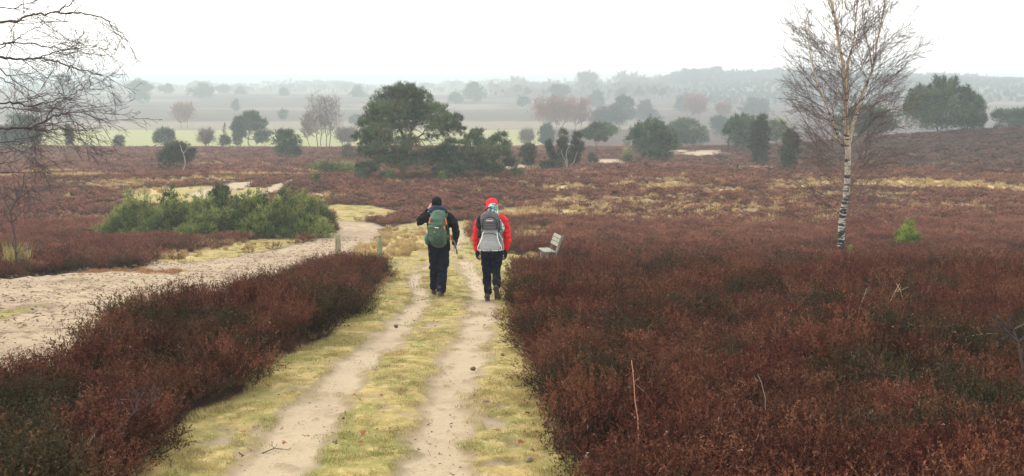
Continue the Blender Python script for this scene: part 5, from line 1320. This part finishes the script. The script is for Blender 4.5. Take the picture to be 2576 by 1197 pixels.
def person_right():
    b = at(1236, 752); e = empty('person', b, 'walker in a red hooded jacket and dark trousers with black gloves', 'person', 'the two walkers on the path')
    def body(bm):
        head(bm, (.015, .03, 1.655)); chain_bm(bm, [(.01, 0, 1.58, .05), (.01, -.01, 1.48, .055)])
        chain_bm(bm, [(.01, 0, 1.44, .15, .085), (.01, 0, 1.2, .135, .09), (.01, 0, .95, .145, .10)])
        chain_bm(bm, [(-.19, 0, 1.42, .045), (-.265, .01, 1.12, .036), (-.255, .05, .87, .024)]); chain_bm(bm, [(.21, 0, 1.42, .045), (.275, .01, 1.12, .036), (.255, .03, .87, .024)])
        hand(bm, (-.252, .052, .86), (.08, .1, -1), (1, .1, 0), (.3, .9, 0), curl=.5); hand(bm, (.253, .032, .86), (-.06, .1, -1), (-1, .1, 0), (-.3, .9, 0), curl=.5)
        chain_bm(bm, [(-.085, 0, .86, .085), (-.085, .03, .50, .056), (-.065, .05, .12, .04), (-.065, .13, .06, .036, .03)])
        chain_bm(bm, [(.085, 0, .86, .085), (.085, .03, .50, .056), (.085, -.22, .26, .038), (.075, -.20, .18, .035)])
    fused('body', body, M_SKIN, e, .0075, 2)
    def jacket(bm):
        chain_bm(bm, [(.01, 0, 1.48, .13, .09), (.01, 0, 1.40, .20, .12), (.01, 0, 1.2, .185, .12), (.01, 0, .97, .18, .125), (.01, 0, .90, .185, .13)], 20)
        chain_bm(bm, [(-.13, 0, 1.43, .08), (-.215, 0, 1.36, .078), (-.265, .01, 1.13, .064), (-.27, .03, 1.0, .058), (-.255, .05, .88, .046)])
        chain_bm(bm, [(.15, 0, 1.43, .08), (.23, 0, 1.36, .078), (.275, .01, 1.13, .066), (.275, .02, 1.0, .060), (.255, .03, .88, .048)])
        chain_bm(bm, [(.015, .01, 1.47, .10, .09), (.015, .0, 1.56, .10, .10)], 14)
    fused('jacket', jacket, M_RED, e, .010, 2, .022, 11, 11)
    def hood(bm):
        ell_bm(bm, (.012, .0, 1.675), (.108, .125, .112)); chain_bm(bm, [(.012, -.01, 1.50, .09, .08), (.012, -.01, 1.60, .108, .112), (.012, -.01, 1.67, .108, .118)], 18)
    fused('hood', hood, M_RED, e, .010, 2, .008, 11, 12)
    def trousers(bm):
        chain_bm(bm, [(.005, 0, .95, .18, .12), (.005, 0, .86, .19, .13)], 18)
        chain_bm(bm, [(-.085, 0, .86, .11, .12), (-.09, .02, .68, .094, .1), (-.085, .03, .50, .080, .085), (-.075, .04, .30, .075, .08), (-.062, .045, .12, .072, .078)])
        chain_bm(bm, [(.095, 0, .86, .11, .12), (.095, .02, .68, .094, .1), (.088, .03, .52, .082, .09), (.090, -.09, .38, .076, .085), (.098, -.19, .285, .072, .082)])
    fused('trousers', trousers, M_NAVY, e, .010, 2, .018, 9, 13)
    for s, yy in ((-1, .052), (1, .032)):
        def gl(bm, s=s, yy=yy):
            hand(bm, (s * .253, yy, .862), (-s * .08, .1, -1), (-s, .1, 0), (-s * .3, .9, 0), L=.185, curl=.45, glove=.5); chain_bm(bm, [(s * .255, yy - .005, .90, .045), (s * .25, yy, .84, .04)])
        fused('glove', gl, M_BLKG, e, .007, 1)
    bt = fused('boot', lambda bm: boot(bm, (-.07, .0, .015), (-.085, .24, .015), (0, 0, 1), .046), M_BOOT, e, .009, 2); bm = bmesh.new(); sole(bm, (-.07, .0, -.012), (-.085, .24, -.012), (0, 0, 1)); bm_obj('sole', bm, M_SOLE, bt)
    up = Vector((0, .93, .36)).normalized()   # raised rear foot, sole turned to the viewer
    bt = fused('boot', lambda bm: boot(bm, Vector((.085, -.33, .25)), Vector((.122, -.26, .055)), up, .048), M_BOOT, e, .009, 2); bm = bmesh.new(); sole(bm, Vector((.085, -.33, .25)) - up * .012, Vector((.122, -.26, .055)) - up * .012, up, .056); bm_obj('sole', bm, M_SOLE, bt)
    # child carrier
    p = empty('child_carrier', b + np.array([0, -.2, .93]), 'grey child carrier backpack with white tube frame on the right walker', 'child carrier')
    def slab(bm, prof, y0, y1):
        """upright panel: profile rows (z, x0, x1, y)"""
        rows = []
        for z, xa, xb, y in prof:
            n = 9; rows.append([[bm.verts.new((xa + (xb - xa) * i / (n - 1), y + o - .035 * sin(pi * i / (n - 1)) * (1 if o == y0 else 0), z)) for i in range(n)] for o in (y0, y1)])
        for a, c in zip(rows[:-1], rows[1:]):
            for q in (0, 1):
                for i in range(8):
                    f = (a[q][i], a[q][i + 1], c[q][i + 1], c[q][i]); bm.faces.new(f if q == 0 else f[::-1])
            for i in (0, 8): bm.faces.new((a[0][i], c[0][i], c[1][i], a[1][i]))
        for r in (rows[0], rows[-1]):
            for i in range(8): bm.faces.new((r[0][i], r[1][i], r[1][i + 1], r[0][i + 1]))
    Z = lambda z: (1195 - z) / 636 - .93; X = lambda x: (x - 290) / 636
    fused('upper_panel', lambda bm: slab(bm, [(Z(375), X(195), X(368), -.10), (Z(320), X(182), X(372), -.12), (Z(260), X(172), X(380), -.12), (Z(215), X(190), X(368), -.10), (Z(182), X(232), X(328), -.07)], -.05, .06), M_CGREY, p, .010, 2, .006, 12, 14)
    fused('side_padding', lambda bm: (chain_bm(bm, [(X(160), -.02, Z(250), .04, .06), (X(150), 0, Z(330), .05, .07), (X(175), .02, Z(375), .04, .06)]), chain_bm(bm, [(X(165), .03, Z(400), .035, .05), (X(160), .04, Z(470), .035, .05)])), M_BLKS, p, .010, 2, .012, 12, 15)
    fused('pocket', lambda bm: slab(bm, [(Z(365), X(203), X(352), -.17), (Z(300), X(203), X(352), -.18), (Z(262), X(215), X(340), -.175), (Z(242), X(245), X(312), -.165)], -.03, .03), simple('pocket_grey_cloth', (.135, .125, .13), .8, .2, .1, 14, .4), p, .009, 2, .004, 12, 16)
    T = Tubes(); strap(T, [(X(201), -.215, Z(368)), (X(199), -.222, Z(300)), (X(214), -.218, Z(258)), (X(245), -.21, Z(238)), (X(278), -.215, Z(232)), (X(312), -.21, Z(238)), (X(343), -.218, Z(258)), (X(356), -.222, Z(300)), (X(354), -.215, Z(368))], .008); 
    for zz in (285, 300, 326): strap(T, [(X(208), -.226, Z(zz)), (X(278), -.25, Z(zz + 3)), (X(348), -.226, Z(zz))], .0035)
    T.build('piping', M_BLKS, p)
    T = Tubes(); strap(T, [(X(232), -.09, Z(178)), (X(240), -.10, Z(158)), (X(262), -.10, Z(142)), (X(290), -.10, Z(142)), (X(312), -.10, Z(156)), (X(322), -.09, Z(178))], .013, 6); T.build('carry_handle', M_BLKS, p)
    bm = bmesh.new(); bm_box(bm, (X(276), -.248, Z(273)), (.105, .008, .016), bev=.002); lb = bm_obj('name_label', bm, M_WHT, p)
    bm = bmesh.new(); g = np.random.default_rng(4)
    bm_box(bm, (X(276), -.2535, Z(273)), (.092, .002, .006), bev=0); bm_obj('label_stripe', bm, simple('pale_red', (.55, .2, .2), .7, .2, .2, 80, 0), lb)
    bm = bmesh.new(); r = bmesh.ops.create_uvsphere(bm, u_segments=8, v_segments=6, radius=.008); bmesh.ops.translate(bm, verts=r['verts'], vec=(X(275), -.19, Z(196))); bm_obj('rivet', bm, M_BLKS, p)
    fused('lower_panel', lambda bm: slab(bm, [(Z(598), X(163), X(392), -.17), (Z(560), X(165), X(388), -.16), (Z(500), X(186), X(372), -.13), (Z(440), X(198), X(360), -.11), (Z(372), X(204), X(352), -.10)], -.02, .05), M_LGREY, p, .010, 2, .012, 9, 17)
    T = Tubes(); strap(T, [(X(196), -.14, Z(436)), (X(225), -.17, Z(418)), (X(275), -.185, Z(412)), (X(325), -.17, Z(418)), (X(350), -.14, Z(440))], .006); T.build('seam', M_CGREY, p)
    T = Tubes(); strap(T, [(X(206), -.13, Z(405)), (X(190), -.17, Z(470)), (X(168), -.19, Z(520)), (X(148), -.20, Z(565)), (X(146), -.2, Z(585)), (X(156), -.2, Z(600)), (X(180), -.2, Z(603)), (X(280), -.2, Z(604)), (X(380), -.2, Z(603)), (X(400), -.2, Z(597)), (X(408), -.2, Z(580)), (X(403), -.2, Z(560)), (X(380), -.19, Z(515)), (X(362), -.17, Z(465)), (X(356), -.13, Z(405))], .0085, 8); T.build('frame', M_FRAME, p)
    T = Tubes()
    for x in (190, 290, 375):
        T = Tubes(); strap(T, [(X(x) - .012, -.2, Z(604)), (X(x) + .012, -.2, Z(604))], .0125, 8); T.build('clip', M_CGREY, p)
    T = Tubes(); strap(T, [(X(372), -.05, Z(420)), (X(408), -.03, Z(500)), (X(424), -.02, Z(560)), (X(428), -.02, Z(612)), (X(400), -.02, Z(616))], .010, 6); strap(T, [(X(395), -.02, Z(470)), (X(405), -.02, Z(612))], .012, 4); T.build('kickstand', simple('grey_tube', (.42, .40, .38), .4, .5, .05, 10, 0), p)
    T = Tubes(); strap(T, [(X(375), -.06, Z(240)), (X(388), -.06, Z(330)), (X(380), -.04, Z(420))], .014, 4); T.build('side_tube', M_CGREY, p)
    # the small child sitting in the carrier
    c = empty('child', b + np.array([.02, -.20, 1.115]), 'small child in a blue green patterned hooded suit sitting in the carrier', 'person')
    def cb(bm):
        head(bm, (.01, 0, .50), .80); chain_bm(bm, [(.01, 0, .40, .035), (.01, 0, .32, .05), (.01, .01, .2, .08, .065), (.01, .01, .05, .085, .07)])
        for s in (-1, 1):
            chain_bm(bm, [(s * .08, 0, .31, .035), (s * .125, .0, .19, .028), (s * .10, .04, .10, .022)]); hand(bm, (s * .10, .04, .10), (-s * .2, .9, -.3), (0, 0, -1), (-s, 0, 0), L=.10, curl=.5)
            chain_bm(bm, [(s * .05, .01, .05, .045), (s * .13, .08, .0, .038), (s * .13, .10, -.14, .028), (s * .13, .13, -.17, .024)])
    fused('body', cb, M_SKIN, c, .0075, 2)
    def suit(bm):
        chain_bm(bm, [(.01, 0, .33, .12, .08), (.01, .01, .2, .115, .085), (.01, .01, .04, .11, .085)], 14)
        for s in (-1, 1):
            chain_bm(bm, [(s * .09, 0, .31, .052), (s * (.165 if s > 0 else .15), .0, .19, .050), (s * .15, .03, .10, .042)]); chain_bm(bm, [(s * .05, .01, .05, .06), (s * .13, .08, .0, .05), (s * .13, .10, -.13, .042)])
    fused('snowsuit', suit, M_CAMO, c, .010, 2, .008, 14, 18)
    fused('hood', lambda bm: (ell_bm(bm, (.012, -.015, .515), (.094, .098, .10)), chain_bm(bm, [(.03, -.02, .36, .09, .075), (.03, -.02, .45, .092, .09)], 14)), M_CAMO, c, .009, 2, .006, 14, 19)
    for s in (-1, 1): fused('boot', lambda bm, s=s: boot(bm, (s * .13, .09, -.22), (s * .13, .19, -.22), (0, 0, 1), .03), M_BLKG, c, .009, 2)
person_right()
# ------------------------------------------------------------------ haze, sky, sun
def build_haze():
    x0, x1, y0, y1, z0, z1 = -2600, 2600, -80, 4800, -26, 14
    V = [(x, y, z) for z in (z0, z1) for y in (y0, y1) for x in (x0, x1)]
    Fc = [(0, 2, 3, 1), (4, 5, 7, 6), (0, 1, 5, 4), (2, 6, 7, 3), (0, 4, 6, 2), (1, 3, 7, 5)]
    m = bpy.data.materials.new('haze_air'); m.use_nodes = True; t = m.node_tree; t.nodes.clear()
    o = t.nodes.new('ShaderNodeOutputMaterial'); v = t.nodes.new('ShaderNodeVolumePrincipled')
    v.inputs['Color'].default_value = (.69, .775, .80, 1); v.inputs['Density'].default_value = HAZE
    t.links.new(v.outputs[0], o.inputs['Volume'])
    h = mesh_np('haze', np.array(V, float), np.array(Fc), m)
    tag(h, 'pale fog filling the valley and fading the distant trees', 'haze', kind='stuff')
HAZE = .00115
build_haze()
w = bpy.data.worlds.new('World'); S.world = w; w.use_nodes = True; t = w.node_tree; t.nodes.clear()
out = t.nodes.new('ShaderNodeOutputWorld'); sky = t.nodes.new('ShaderNodeTexSky'); sky.sky_type = 'NISHITA'; sky.sun_disc = False
SUN_EL, SUN_AZ = R(38), R(-60)
sky.sun_elevation = SUN_EL; sky.sun_rotation = SUN_AZ; sky.air_density = 1.0; sky.dust_density = 4.0
b1 = t.nodes.new('ShaderNodeBackground'); b1.inputs[1].default_value = .06; t.links.new(sky.outputs[0], b1.inputs[0])
b2 = t.nodes.new('ShaderNodeBackground'); b2.inputs[0].default_value = (1.0, .995, .955, 1); b2.inputs[1].default_value = 1.75   # cloud cover
ad = t.nodes.new('ShaderNodeAddShader'); t.links.new(b1.outputs[0], ad.inputs[0]); t.links.new(b2.outputs[0], ad.inputs[1]); t.links.new(ad.outputs[0], out.inputs[0])
sd = bpy.data.lights.new('sun', 'SUN'); sd.energy = 1.5; sd.angle = R(11); sd.color = (1, .95, .86)
so = bpy.data.objects.new('sun', sd); link(so)
so.rotation_euler = Vector((-sin(SUN_AZ) * cos(SUN_EL), -cos(SUN_AZ) * cos(SUN_EL), -sin(SUN_EL))).to_track_quat('-Z', 'Y').to_euler()
vs = S.view_settings; S.display_settings.display_device = 'sRGB'; vs.view_transform = 'Standard'; vs.look = 'None'; vs.exposure = 0.1; vs.gamma = 1
S.cycles.max_bounces = 6; S.cycles.diffuse_bounces = 3; S.cycles.volume_bounces = 2; S.cycles.transparent_max_bounces = 8
S.cycles.use_denoising = True
